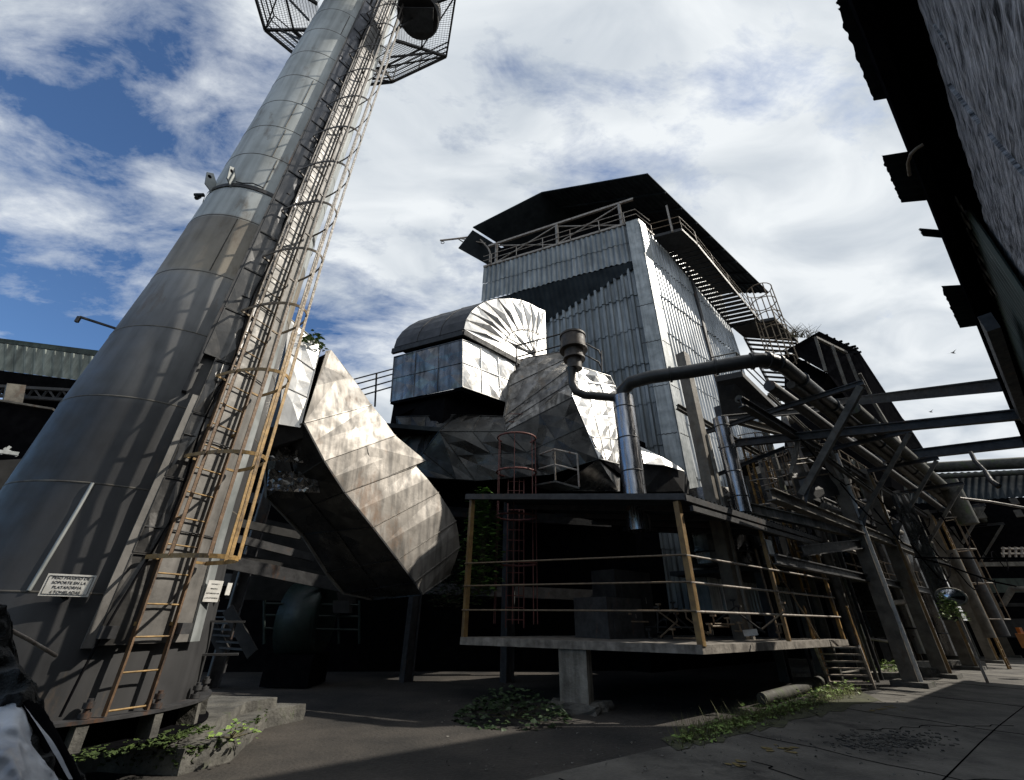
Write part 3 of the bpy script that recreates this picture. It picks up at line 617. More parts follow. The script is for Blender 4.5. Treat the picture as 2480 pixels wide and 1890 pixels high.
# round cage ladder beyond the stair
CG = thing('round_cage', 'round ladder cage standing against the sky beside the middle landing', 'ladder cage', tuple(V(1850, 780, 29)))
zt = V(1833, 706, 29).z; zb = zt - 6.2; c = V(1838, 704, 29); c2 = Vector((c.x, c.y, 0))
Rr = .8
for k in range(6):
    m = MB(); z = zt - k * 1.2
    m.tube([c2 + Vector((math.cos(t) * Rr, math.sin(t) * Rr, z)) for t in [j * math.pi / 9 for j in range(19)]], .035, 5); m.build('cage_hoop', M_rail, CG)
for k in range(7):
    t = k * 2 * math.pi / 7; m = MB(); m.beam(c2 + Vector((math.cos(t) * Rr, math.sin(t) * Rr, zt)), c2 + Vector((math.cos(t) * Rr, math.sin(t) * Rr, zb)), .05, .05); m.build('cage_strap', M_rail, CG)

# ================================================================== FAN DUCT (rounded elbow with riveted fan end)
FD = thing('arched_duct', 'big box duct with a dark barrel top and a bright fan shaped end panel', 'duct', tuple(V(1124, 790, 13)))
p0 = V(1124, 797, 13.0); p0f = Vector((p0.x, p0.y, 0))
FP = lambda x, y: WP(x, y, p0f, 51.4)
arc = [FP(x, y) for x, y in ((1124, 797), (1129, 775), (1140, 757), (1156, 742), (1175, 731), (1205, 724), (1235, 723), (1262, 727), (1285, 736), (1303, 746), (1320, 753))]
ctr = FP(1296, 862); br = FP(1323, 858); bl = FP(1252, 872)
outline = arc + [br, bl]
depth = WD * 3.25
m = MB(); rg = random.Random(2)
NSf = NS
inner = [lerp(ctr, p, .45) for p in arc]
for i in range(len(arc) - 1):
    a, b = arc[i], arc[i + 1]; ia, ib = inner[i], inner[i + 1]
    mid = (a + b + ia + ib) / 4 + NSf * .10 + (a - b) * rg.uniform(-.2, .2); mo_ = lerp((a + b) / 2, mid, .35) + NSf * rg.uniform(-.06, .02)
    m.add([a, b, ib, ia, mid, mo_], [(0, 5, 1)[::-1], (0, 3, 4), (0, 4, 5), (1, 5, 4), (1, 4, 2), (3, 2, 4)])
    mi = (ia + ib + ctr) / 3 + NSf * rg.uniform(-.05, .05); m.add([ia, ib, ctr, mi], [(0, 1, 3)[::-1], (1, 2, 3)[::-1], (2, 0, 3)[::-1]])
m.add([arc[0], inner[0], ctr, bl], [(0, 1, 2, 3)]); m.add([arc[-1], inner[-1], ctr, br], [(3, 2, 1, 0)])
m.build('fan_panel', M_alu, FD)
m = MB()
for i, p in enumerate(arc[1:-1]): m.tube([p + NSf * .03, lerp(p, inner[i + 1], .5) + NSf * .05, inner[i + 1] + NSf * .03, ctr + NSf * .03], .014, 5)
m.tube([q + NSf * .03 for q in inner], .014, 5); m.build('seams', M_dark2, FD)
m = MB()
arcO = arc
for a, b in zip(arcO, arcO[1:]):
    m.add([a, b, b + depth, a + depth], [(0, 1, 2, 3)])
m.add([br + depth * 0, arc[-1], arc[-1] + depth, br + depth], [(0, 1, 2, 3)])
m.add([p + depth for p in outline], [tuple(range(len(outline)))])
m.build('barrel_top', mat('barrel_sheet', (0.055, 0.055, 0.06), (0.03, 0.03, 0.032), rough=.55, metal=.2, scale=1.5, bump=.3), FD)
m = MB()
for t in (.33, .66):
    for a, b in zip(arcO, arcO[1:]): m.beam(a + depth * t, b + depth * t, .03, .03)
fl0, fl1 = FP(1121, 808), FP(1256, 880); m.beam(fl0 + NSf * .06, fl1 + NSf * .06, .10, .22); m.beam(fl0 + NSf * .03, fl0 + depth + NSf * .03, .12, .22); m.build('flange', M_dark, FD)
# box below the flange
BX = thing('duct_box', 'dented metal box duct with a bright stained side, under the arched duct', 'duct', tuple(V(1120, 940, 13)))
pb = lambda x, y: FP(x, y)
t0, t1, t2, b0_, b1_ = pb(1120, 823), pb(1244, 872), pb(1330, 880), pb(1120, 937), pb(1208, 965)
m = MB(); rg = random.Random(14)
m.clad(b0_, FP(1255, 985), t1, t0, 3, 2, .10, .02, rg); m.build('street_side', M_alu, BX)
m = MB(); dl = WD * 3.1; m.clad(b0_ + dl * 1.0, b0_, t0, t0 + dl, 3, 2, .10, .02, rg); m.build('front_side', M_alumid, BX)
m = MB(); m.prism([b0_ + NSf * -.1, FP(1255, 985) + NSf * -.1, FP(1255, 985) + WD * 3.4, b0_ + dl], -Z * .1); m.prism([t0 - NSf * .1, t1 - NSf * .1, t1 + dl, t0 + dl], -Z * .05); m.prism([b0_ - NSf * .5 + WD * .4, FP(1255, 985) - NSf * .5 - Z * .1, FP(1255, 985) - NSf * .6 + WD * 3.0, b0_ - NSf * .5 + WD * 2.7], -Z * 1.3); m.build('underside', M_black, BX)  # the lowest black block fills in the shade recess under the box
# body right of the box: facets turning back towards the tower
BD = thing('duct_transition', 'wide sooty sheet metal transition hopper with wrinkled reflective facets', 'duct', tuple(V(1260, 1100, 13)))
DD = 13.2
P_ = {k: V(*v) for k, v in dict(a=(1244, 872, 14.6), b=(1357, 853, 15.5), c=(1383, 890, 13.6), d=(1386, 962, 13.2), e=(1450, 1112, 12.6), f=(1330, 1150, 13.0), g=(1150, 1165, 13.4), h=(1062, 1160, 13.6), i=(985, 1150, 14.3), j=(960, 1010, 14.5), k=(1105, 1005, 13.8), l=(1220, 1010, 13.6), m=(1215, 965, 13.6), n=(1225, 1045, 13.2), o=(1064, 1045, 13.5)).items()}
m = MB(); rg = random.Random(31)
def cl(mb, q, nu, nv, amp, seam=.018): mb.clad(*[P_[c_] for c_ in q], nu, nv, amp, seam, rg)
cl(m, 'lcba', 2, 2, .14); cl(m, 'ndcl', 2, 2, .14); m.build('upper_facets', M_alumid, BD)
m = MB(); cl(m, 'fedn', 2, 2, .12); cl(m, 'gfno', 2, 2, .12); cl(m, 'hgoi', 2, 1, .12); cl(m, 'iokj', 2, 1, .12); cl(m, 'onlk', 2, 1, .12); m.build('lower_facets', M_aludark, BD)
m = MB(); back = WD * 1.0 + U * 3.4
for q in ('abc', 'acd', 'ade', 'aef', 'afg', 'agh', 'ahi', 'aij'):
    m.add([P_[c_] + back for c_ in q], [(0, 1, 2)])
for a, b in zip('abcdefghij', 'bcdefghija'): m.add([P_[a], P_[b], P_[b] + back, P_[a] + back], [(0, 1, 2, 3)])
m.build('rear_casing', M_black, BD)
# bright faceted side
BS = thing('faceted_elbow', 'bright creased aluminium elbow duct facing the street behind the steel flue', 'duct', tuple(V(1450, 1100, 13)))
q_ = {k: V(*v) for k, v in dict(a=(1375, 880, 13.9), b=(1430, 885, 14.6), c=(1478, 912, 15.2), d=(1500, 960, 15.6), e=(1502, 1060, 15.4), f=(1500, 1125, 14.6), g=(1450, 1112, 12.6), h=(1386, 962, 13.2)).items()}
m = MB(); rg = random.Random(9)
m.clad(q_['h'], q_['d'], q_['c'], q_['a'], 3, 2, .16, .022, rg); m.clad(q_['g'], q_['f'], q_['d'], q_['h'], 3, 3, .16, .022, rg)
m.build('crumpled_facets', M_alu, BS)
m = MB(); m.plate([q_['g'], V(1335, 1190, 13.3), V(1440, 1190, 12.8), V(1500, 1190, 14.2), q_['f']], .05); m.build('skirt', M_alumid, BS)
m = MB(); m.prism([q_[c_] - NS * .25 for c_ in 'abcdefgh'], WD * 1.6 + U * 1.4); m.build('casing', M_dark, BS)
HD = thing('round_cowl', 'dark round cowl with a bright tin cap between the steel flue and the tower', 'cowl', tuple(V(1610, 1160, 14.5)))
m = MB(); m.add([V(1551, 1082, 14.2), V(1600, 1105, 14.6), V(1640, 1128, 14.9), V(1658, 1142, 15.1), V(1610, 1127, 14.2), V(1560, 1123, 13.8)], [(0, 1, 5), (1, 4, 5), (1, 2, 4), (2, 3, 4)]); m.build('cap', M_alu, HD)
m = MB(); m.prism([V(1556, 1125, 14.0), V(1610, 1128, 14.4), V(1657, 1143, 15.2), V(1655, 1190, 15.2), V(1556, 1192, 14.0)], U * 1.5 + WD * .6); m.build('drum', M_dark, HD)

# ================================================================== DESCENDING FLUE ELBOW beside the chimney
FE = thing('flue_elbow', 'rust stained segmented sheet metal duct slanting down from the chimney', 'duct', tuple(V(1010, 1425, 10.8)))
Lf = [(789, 857, 9.9), (736, 1025, 9.4), (784, 1116, 9.6), (834, 1193, 9.9), (902, 1277, 10.2), (962, 1355, 10.5), (1003, 1410, 10.75), (1022, 1440, 10.9)]
Rf = [(804, 850, 10.7), (900, 981, 10.6), (957, 1055, 10.8), (1007, 1129, 11.0), (1061, 1193, 11.3), (1104, 1262, 11.6), (1114, 1325, 11.7), (1090, 1392, 11.6)]
Ff = [(700, 900, 10.6), (640, 1060, 10.8), (646, 1204, 11.0), (690, 1250, 11.2), (732, 1296, 11.4), (789, 1386, 11.6), (829, 1436, 11.8), (900, 1452, 11.8)]
Lv, Rv, Fv = [[V(*a) for a in q] for q in (Lf, Rf, Ff)]
m = MB(); rg = random.Random(6)
for i in range(7):
    nn = (Rv[i + 1] - Lv[i + 1]).cross(Lv[i] - Lv[i + 1]).normalized()
    a, b, c, d = Lv[i + 1], Rv[i + 1], Rv[i], Lv[i]
    # each gore has one long crease from its outer seam
    e0, e1 = lerp(a, d, .5), lerp(b, c, .5) + nn * .025; mid = lerp(e0, e1, .5) + nn * .015
    lo = lerp(a, b, .5) + nn * .008
    m.add([a, b, c, d, e0, e1, mid, lo], [(0, 7, 6, 4), (7, 1, 5, 6), (4, 6, 2, 3), (6, 5, 2)])
    m.beam(a + nn * .015, b + nn * .015, .02, .03, nn)
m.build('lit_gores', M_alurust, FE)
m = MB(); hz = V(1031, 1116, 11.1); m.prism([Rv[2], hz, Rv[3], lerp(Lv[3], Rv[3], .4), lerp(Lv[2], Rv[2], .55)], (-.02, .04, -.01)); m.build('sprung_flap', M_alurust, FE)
m = MB()
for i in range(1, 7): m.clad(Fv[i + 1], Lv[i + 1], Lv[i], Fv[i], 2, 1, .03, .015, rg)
m.build('shaded_gores', M_aludark, FE)  # unlit side of the duct, its shade put into darker cladding
m = MB()
for i in range(7): m.add([Rv[i], Rv[i + 1], Fv[i + 1], Fv[i]], [(0, 1, 2, 3)])
m.add([Lv[7], Rv[7], Fv[7]], [(0, 1, 2)]); m.build('rear_side', M_black, FE)
m = MB()
for a, b in zip(Lv[1:], Lv[2:]): m.beam(a, b, .035, .035)
m.build('corner_angle', M_dark2, FE); m = MB()
for a, b in zip(Fv[1:], Fv[2:]): m.beam(a, b, .09, .05)
m.build('corner_angle', M_beam, FE)
BR = thing('breeching_panel', 'pale upright sheet metal panel joining the chimney to the slanting duct', 'duct', tuple(V(700, 1030, 9.3)))
m = MB(); m.clad(V(675, 1028, 9.5), V(727, 1036, 9.5), V(778, 838, 9.9), V(700, 770, 9.7), 1, 3, .04, .012, rg); m.build('sheet', M_alu, BR)
m = MB(); m.prism([V(675, 1028, 9.55), V(727, 1036, 9.55), V(780, 838, 9.95), V(704, 775, 9.75)], FW * 1.2); m.prism([V(640, 1035, 9.8), V(735, 1035, 9.5), V(735, 1060, 9.6), V(640, 1090, 10)], FW * .8); m.build('box', M_dark, BR)
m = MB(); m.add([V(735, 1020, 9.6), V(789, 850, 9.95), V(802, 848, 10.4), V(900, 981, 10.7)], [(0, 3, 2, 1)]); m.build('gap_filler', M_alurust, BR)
for k, (x0, y0, x1, y1) in enumerate(((622, 1075, 735, 1115), (645, 1140, 775, 1188))):
    t = MB(); t.clad(V(x0, y1, 10.2), V(x1, y1 + 6, 9.9), V(x1 - 10, y0 + 5, 10.1), V(x0 + 5, y0, 10.4), 5, 3, .16, .0, random.Random(40 + k))
    o = t.build('crumpled_sheet', M_alumid, label=['loose crumpled foil sheet hanging just under the pale breeching panel', 'larger crumpled foil sheet below the other, beside the slanting duct'][k], cat='metal sheet')

# ================================================================== DARK MACHINE HALL behind
HL = thing('machine_hall', 'dark open fronted machine hall in deep shade between the chimney and the boiler tower', 'hall', (-3, 18, 0))
hx = [V(x, 1500, 20).xy for x in (300, 1620)]
m = MB(); a, b = Vector((*hx[0], 0)), Vector((*hx[1], 0))
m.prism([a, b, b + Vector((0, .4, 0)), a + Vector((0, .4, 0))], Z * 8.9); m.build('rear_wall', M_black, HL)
hz_ = 7.2
m = MB(); fa, fb = V(500, 1500, 14.6), V(1480, 1500, 14.6); fa.z = fb.z = 0
m.prism([fa + Z * hz_, fb + Z * hz_, b + Z * (hz_ + .3), a + Z * (hz_ + .3)], Z * .15); m.build('hall_roof', M_roof, HL)  # hidden roof put in to keep the hall below dark
for x in (560, 780, 1000, 1230):
    p = V(x, 1500, 14.8); p.z = 0; m = MB(); m.ibeam(p, p + Z * 7.2, .3, .3, .03, U); m.build('column', M_dark2, HL)
m = MB(); p = V(480, 1500, 17.5); q = V(1500, 1500, 17.5); p.z = q.z = 0
for h in (2.6, 5.2, 7.2): m.beam(p + Z * h, q + Z * (h - .2), .2, .35)
m.build('girders', M_dark2, HL)
BW = MB(); p, q = V(530, 1500, 15.5), V(850, 1500, 16); p.z = q.z = 0; BW.prism([p + Z * 2.0, q + Z * 2.0, q + Z * 3.9, p + Z * 4.3], (0, .25, 0)); BW.build('block_wall', M_block, label='smoke stained block wall panel in the shade right of the chimney', cat='wall')
for k, (x0, y0, x1, y1, D0) in enumerate(((555, 1262, 735, 1300, 13.6), (555, 1300, 760, 1352, 13.8), (470, 1345, 830, 1420, 13.2), (575, 1355, 800, 1405, 14.1))):
    m = MB(); m.beam(V(x0, y0, D0), V(x1, y1, D0 + .8), .12, .2 if k < 2 else .3)
    m.build('roof_beam', M_block if k in (0, 3) else M_dark2, label=['uppermost grey beam in the shade between chimney and slanting duct', 'second dark beam crossing the shade behind the caged ladder', 'heavy dark beam sloping across above the block wall', 'pale dusty edge beam just above the heavy dark beam'][k], cat='beam')
RLG = thing('hall_railing', 'faint green tube railing in the dark to the right of the chimney foot', 'railing', tuple(G(640, 1600, .9)))
M_dgreen = mat('dark_green_paint', (0.010, 0.024, 0.020), (0.006, 0.014, 0.012), rough=.5, scale=5)
m = MB()
for y in (1462, 1490, 1522): m.tube([V(640, y, 14), V(870, y + 4, 14)], .03, 6)
m.build('rails', M_dgreen, RLG)
for x in (640, 700, 760, 820, 870):
    m = MB(); m.tube([V(x, 1455, 14), V(x, 1560, 14)], .035, 6); m.build('upright', M_dgreen, RLG)
TK = thing('pump_casing', 'dim green fan casing on the floor under the slanting duct', 'fan casing', tuple(G(760, 1600, 0)))
c = V(745, 1500, 14.6); m = MB(); m.tube([c + Vector((-.5, 0, 0)), c + Vector((-.45, 0, 0)), c + Vector((.45, 0, 0)), c + Vector((.5, 0, 0))], [.8, .95, .95, .8], 28); m.build('casing', M_dgreen, TK)
m = MB(); m.prism([c + Vector((-.6, -.6, -1.5)), c + Vector((.6, -.6, -1.5)), c + Vector((.6, .6, -1.5)), c + Vector((-.6, .6, -1.5))], Z * .7); m.build('base', M_black, TK)
m = MB(); m.prism([V(806, 1455, 13.8), V(845, 1455, 13.8), V(845, 1485, 13.8), V(806, 1485, 13.8)], (0, .3, 0)); m.build('control_box', M_block, label='small grey control box glimpsed under the slanting duct', cat='box')
stair('hall_stair', 'dim steel stair leaning up into the dark just right of the chimney', 'stairs', V(552, 1475, 12.5), V(612, 1585, 12.0), Vector((-.9, .5, 0)), 7, (M_block, M_dark2, M_dark2), .9, ())

# ================================================================== FAR LEFT SHED
LS = thing('left_shed', 'long corrugated shed roof on lattice trusses at the far left edge', 'shed', tuple(V(100, 1500, 26)))
sh0, sh1 = (-60, 250)
a_, b_, c_, d_ = V(-60, 890, 27), V(260, 930, 24), V(260, 868, 24), V(-60, 823, 27)
m = MB(); m.corr(a_, b_, c_, d_, pitch=.34, amp=.05, course=9, box=False); m.build('fascia_sheets', M_shedgreen, LS)
m = MB(); m.prism([d_ + Z * .05, c_ + Z * .05, V(260, 852, 24), V(-60, 812, 27)], Vector((0, 3, .6))); m.build('roof', M_green, LS)
m = MB(); m.prism([a_, b_, V(260, 950, 24), V(-60, 925, 27)], Vector((0, 2.5, 0))); m.build('gutter_beam', M_black, LS)
m = MB(); t0_, t1_, u0_, u1_ = V(-60, 933, 26.5), V(250, 950, 24), V(-60, 955, 26.5), V(250, 975, 24)
m.beam(t0_, t1_, .12, .12); m.beam(u0_, u1_, .12, .12); n_ = 9
for k in range(n_): m.beam(lerp(t0_, t1_, k / n_), lerp(u0_, u1_, (k + .5) / n_), .07, .07); m.beam(lerp(u0_, u1_, (k + .5) / n_), lerp(t0_, t1_, (k + 1) / n_), .07, .07)
m.build('truss', M_dark, LS)
m = MB(); m.beam(V(38, 935, 25), V(28, 985, 25), .5, .5); m.build('column', M_beam, LS)
LW = thing('lower_shed_roof', 'dark lower lean-to roof and wall under the long shed on the far left', 'shed', tuple(V(40, 1500, 18)))
m = MB(); m.prism([V(-80, 960, 17), V(130, 993, 16), V(130, 1120, 16), V(-80, 1130, 17)], Vector((.2, 1.5, 0))); m.build('wall', M_black, LW)
m = MB(); m.beam(V(-80, 958, 16.9), V(130, 992, 15.9), .1, .05); m.build('eave_edge', M_beam, LW)
m = MB(); m.beam(V(-20, 1092, 15.5), V(45, 1100, 15.5), .08, .08); m.beam(V(0, 1100, 15.5), V(25, 1082, 15.5), .06, .06); m.beam(V(10, 1086, 15.5), V(42, 1105, 15.5), .05, .05); m.build('pale_braces', M_flash, LW)
m = MB(); m.prism([V(-80, 1120, 15.5), V(80, 1110, 15.2), V(80, 1700, 15.2), V(-80, 1700, 15.5)], Vector((0, 1, 0))); m.build('lower_wall', M_block, LW)

# ================================================================== TARP-COVERED HEAP bottom left
TP = thing('tarp_heap', 'heap under dirty blue white tarpaulin and black netting in the near left corner', 'covered heap', tuple(G(60, 1889, 0)))
def cloth(pts_rows, m_, name, j=.02, sub=5, seed=1):
    rg = random.Random(seed); rows = [[V(*p) for p in r] for r in pts_rows]; nr, nc = len(rows), len(rows[0]); vs = []; NR, NC = (nr - 1) * sub + 1, (nc - 1) * sub + 1
    def cr_(p0, p1, p2, p3, t): return .5 * ((2 * p1) + (p2 - p0) * t + (2 * p0 - 5 * p1 + 4 * p2 - p3) * t * t + (3 * p1 - p0 - 3 * p2 + p3) * t ** 3)
    def smp(l, t):
        n = len(l) - 1; i = min(int(t * n), n - 1); f = t * n - i; g_ = lambda k: l[max(0, min(n, k))]
        return cr_(g_(i - 1), g_(i), g_(i + 1), g_(i + 2), f)
    for i in range(NR):
        col = [smp([rows[r][c] for r in range(nr)], i / (NR - 1)) for c in range(nc)]
        for k in range(NC):
            p = smp(col, k / (NC - 1)); n_ = 1 - 2 * abs(noise.noise(p * 3.1)) + .6 * (1 - 2 * abs(noise.noise(p * 8 + Vector((4, 4, 4))))) + .3 * noise.noise(p * 22); vs.append(p + Vector((.6, -.6, .4)) * n_ * j)
    mb = MB(); mb.add(vs, [(i * NC + k, i * NC + k + 1, (i + 1) * NC + k + 1, (i + 1) * NC + k) for i in range(NR - 1) for k in range(NC - 1)], True)
    return mb.build(name, m_, TP)
cloth([[(-60, 1690, 4.2), (20, 1690, 4.15), (52, 1705, 4.1), (75, 1790, 4.2)], [(-60, 1770, 4.0), (30, 1780, 3.9), (62, 1800, 3.95), (110, 1850, 4.1)], [(-60, 1850, 3.8), (15, 1850, 3.7), (62, 1840, 3.8), (150, 1900, 4.0)], [(-60, 1960, 3.6), (5, 1960, 3.55), (80, 1960, 3.6), (190, 1980, 3.9)]], M_tarp, 'tarpaulin', .06, 14, 1)
cloth([[(-40, 1480, 4.5), (0, 1490, 4.5), (5, 1505, 4.5), (8, 1515, 4.6)], [(-40, 1580, 4.4), (10, 1590, 4.35), (30, 1600, 4.35), (48, 1640, 4.5)], [(-40, 1690, 4.25), (20, 1695, 4.15), (60, 1680, 4.2), (85, 1700, 4.4)], [(-40, 1760, 4.2), (40, 1760, 4.1), (95, 1760, 4.2), (120, 1800, 4.4)], [(60, 1860, 4.0), (110, 1850, 4.0), (150, 1860, 4.1), (190, 1900, 4.3)], [(120, 1960, 3.9), (160, 1960, 3.9), (200, 1970, 4.0), (240, 1980, 4.2)]], M_blacktarp, 'black_netting', .12, 14, 2)
m = MB()
for k in range(4): m.tube([V(60 + k * 9, 1700 + k * 4, 4.0), V(100 + k * 10, 1780, 3.95), V(140 + k * 11, 1860, 3.9), V(175 + k * 12, 1950, 3.85)], .018, 6)
m.build('rope', M_black, TP)
cloth([[(50, 1700, 4.0), (66, 1720, 3.98)], [(80, 1745, 3.95), (100, 1765, 3.95)], [(120, 1810, 3.9), (135, 1810, 3.9)], [(165, 1890, 3.85), (175, 1890, 3.85)]], M_tarp, 'white_fold', .01, 6, 4)
m = MB(); m.tube([V(3, 1515, 4.45), V(70, 1550, 4.8), V(136, 1589, 5.1)], .012, 6); m.build('pole', M_palerail, label='thin pale rod poking out of the tarp heap towards the chimney', cat='rod')

# ================================================================== PUMP SHELTER on a raised deck
P0, P1, P2 = Vector((-1.13, 11.54, 0)), Vector((3.71, 9.39, 0)), Vector((10.10, 14.49, 0)); P3 = P2 + (P0 - P1) * .8; P4 = P0 + (P2 - P1) * .8
SH = thing('deck_shelter', 'raised concrete deck with ochre posts, three rail fence and thin metal roof', 'shelter', tuple(P1))
m = MB(); m.prism([p + Z * 1.07 for p in (P0, P1, P2, P3, P4)], Z * .155); m.build('deck', M_deck, SH)
rz = dict(a=G(1129, 1194, 4.62), b=V(1657, 1195, 10.12)); rb_ = WP(1990, 1303, (P1.x, P1.y), 51.4)
ra_, rbb = Vector((-1.22, 11.54, 4.62)), Vector(rz['b'])
m = MB(); ex = (rb_ - rbb)
m.corr(ra_ + ex, ra_, rbb, rb_, pitch=.2, amp=.02, course=30, box=False, lap=0); 
m.build('roof_sheet', M_roof, SH)
m = MB(); m.beam(ra_ - Z * .08, rbb - Z * .08, .06, .14); m.beam(rbb - Z * .10, rb_ - Z * .10, .06, .14); m.beam(rbb - Z * .30 + U * .2, rb_ - Z * .28, .08, .12)
for k in range(1, 5): m.beam(lerp(rbb, rb_, k / 5) - Z * .09, lerp(rbb, rb_, k / 5) + (ra_ - rbb) - Z * .09, .06, .12)
m.build('roof_frame', M_dark2, SH)
PM = WP(1880, 1420, (P1.x, P1.y), 51.4); PM.z = 0
for p, zt_, wd_, mt in ((P1, 3.98, .125, M_postyellow), (P0, 4.5, .11, M_postyellow), (PM, 3.9, .085, M_postyellow), (lerp(P1, P2, .985), 3.75, .085, M_yellow)):
    q = lerp(p, P3, .012); m = MB(); m.beam(q + Z * 1.2, q + Z * zt_, wd_, wd_, U); m.build('post', mt, SH)
for h in (1.79, 2.32, 2.84):
    m = MB(); m.tube([P0 + Z * h, P1 + Z * (h + .01)], .019, 7); m.build('front_rail', M_rail, SH)
    m = MB(); m.tube([P1 + Z * h, P2 + Z * (h + .02)], .024, 7); m.build('side_rail', M_palerail, SH)
m = MB(); m.tube([PM + U * .1 + Z * 3.1, PM + U * 1.9 + Z * 1.25], .02, 6); m.build('brace', M_rail, SH); m = MB(); m.beam(PM + U * .9 - NS * .6 + Z * 1.2, PM + U * .75 - NS * .6 + Z * 3.5, .04, .04); m.build('inner_post', M_rail, SH)
m = MB(); m.prism([PM + U * .06 + Z * 3.25, PM + U * .40 + Z * 3.25, PM + U * .40 + Z * 3.62, PM + U * .06 + Z * 3.62], NS * .02); m.build('bracket_plate', M_flash, SH)
PI = thing('concrete_pillar', 'pale cracked concrete pillar holding up the front edge of the deck', 'pillar', (1.5, 10.4, 0))
c = Vector((1.42, 10.62, 0)); m = MB(); t = (P1 - P0).normalized(); dn = Vector((-t.y, t.x, 0))
m.prism([c - t * .30 - dn * .15, c + t * .30 - dn * .15, c + t * .32 + dn * .2, c - t * .32 + dn * .2], Z * 1.065); m.build('shaft', M_conclight, PI)
m = MB(); rough_prism(m, [c - t * .5 - dn * .4, c + t * .5 - dn * .4, c + t * .6 + dn * .4, c - t * .6 + dn * .4], 0, .14, 17, 6, .05); m.build('footing', M_concdark, PI)
for k, (x, yb) in enumerate(((1160, 1700), (1790, 1680))):
    pass
stair('deck_stair', 'short steel stair with ochre handrails down from the right end of the deck', 'stairs', G(1972, 1560, 1.12), G(2012, 1662, .06), G(2118, 1664, .06) - G(2012, 1662, .06), 6, (M_palerail, M_palerail, M_yellow), .95, (0, 1), treadd=.2)
m = MB(); p = [G(1845, 1692, .15), G(1900, 1678, .15), G(1950, 1662, .15), G(1985, 1650, .15)]; m.tube(p, [.11, .12, .13, .13], 12); m.build('ground_pipe', M_mossypipe, label='mossy concrete pipe lying on the ground under the deck', cat='pipe')
# equipment on the deck
def box_thing(name, label, cat, c, sx, sy, sz, m_, knobs=True, ang=51.4):
    u, n = azv(ang), azv(ang - 90); t = thing(name, label, cat, tuple(c)); c = Vector(c)
    q = [c + u * a * sx / 2 + n * b * sy / 2 for a, b in ((-1, -1), (1, -1), (1, 1), (-1, 1))]
    m = MB(); m.prism(q, Z * sz); m.build('body', m_, t)
    if knobs:
        m = MB(); f = c - n * (sy / 2 + .01); m.plate([f - u * sx * .35 + Z * sz * .15, f + u * sx * .35 + Z * sz * .15, f + u * sx * .35 + Z * sz * .85, f - u * sx * .35 + Z * sz * .85], .02); dr = m.build('door', m_, t)
        m = MB(); m.tube([f + u * sx * .28 + Z * sz * .5, f + u * sx * .28 + Z * sz * .6], .015, 5); m.build('handle', M_palerail, dr)
    return t
box_thing('cabinet', 'dark steel cabinet at the back of the sheltered deck', 'cabinet', lerp(P0, P4, .45) + Vector((2.0, -.4, 1.23)), 1.6, .8, 1.6, M_block)
box_thing('pump_skid', 'black machinery block on the deck behind the front rails', 'machine', Vector((2.6, 12.4, 1.23)), 1.4, 1.1, .9, M_dark2)
VV = thing('valve_cluster', 'tangle of small pipes and valves on the deck beside the corner post', 'valves', tuple(V(1770, 1530, 11.8)))
rg = random.Random(12)
for k in range(22):
    m = MB(); p = V(1560 + rg.uniform(0, 330), 1535 + rg.uniform(-30, 20), 12 + rg.uniform(-.5, 1.2)); q = p + Vector((rg.choice([-.5, .5, 0]), rg.uniform(-.3, .3), rg.choice([0, .35, 0]))); m.tube([p, q, q + Z * .15], .022, 6); m.tube([q + Z * .15, q + Z * .19], .07, 10); m.build('valve', M_block if k % 2 else M_rail, VV)
m = MB(); m.beam(V(1815, 1525, 12.5), V(1820, 1540, 12.5), .12, .3); m.build('pale_tag', M_white, VV)

# polished flues
def flue(name, label, x0, y0, x1, y1, D, r, zb=None, bands=4, mt=None):
    a = V(x1, y1, D); b = V(x0, y0, D); b = Vector((a.x, a.y, b.z)) if True else b
    z0 = zb if zb is not None else a.z; t = thing(name, label, 'pipe', (a.x, a.y, z0))
    m = MB(); m.tube([Vector((a.x, a.y, z0)), Vector((a.x, a.y, b.z))], r, 28); m.build('tube', mt or M_pipe, t)
    for k in range(bands):
        z = z0 + (b.z - z0) * (k + .6) / bands; m = MB(); m.tube([Vector((a.x, a.y, z - .02)), Vector((a.x, a.y, z)), Vector((a.x, a.y, z + .02))], [r + .003, r + .016, r + .003], 28, caps=False); m.build('joint_band', M_dark2, t)
    return Vector((a.x, a.y, b.z))
tp1 = flue('polished_flue', 'thick polished steel flue rising through the shelter roof', 1517, 962, 1537, 1193, 12.0, .31, 3.7, 4)
tp2 = flue('slim_flue', 'slimmer polished steel flue standing beside the concrete column near the tower', 1742, 1015, 1791, 1205, 15.0, .25, 4.6, 4)
# long black pipe over to the rack
ZP = tp1.z + .35
M_bigpipe = mat('black_lagged_pipe', (0.035, 0.033, 0.03), (0.018, 0.017, 0.016), rough=.42, metal=.1, scale=3, rust=(0.05, 0.055, 0.025), rust_amt=.25, spec=.5)
pl = [tp1, tp1 + Z * .15, G(1497, 945, ZP - .1), G(1531, 925, ZP)] + [G(x, y, ZP) for x, y in ((1575, 914), (1674, 900), (1797, 878), (1835, 872), (1862, 872))]
pe = G(1893, 884, ZP)
pl = [tp1 - Z * .05, tp1 + Z * .2, G(1528, 927, ZP), G(1575, 914, ZP), G(1674, 900, ZP), G(1797, 878, ZP), G(1845, 872, ZP), G(1870, 875, ZP), G(1893, 884, ZP)]
for k in range(1, 12): pl.append(pe + U * 2.6 * k)
m = MB(); m.tube(pl, .20, 20)
for a_q, b_q in zip(pl[3:], pl[4:]):
    c_q = lerp(a_q, b_q, .5); d_q = (b_q - a_q).normalized() * .03
    m.tube([c_q - d_q, c_q + d_q], .245, 20)
m.build('overhead_pipe', M_bigpipe, label='long black pipe bending from the thick flue over to the street rack', cat='pipe')
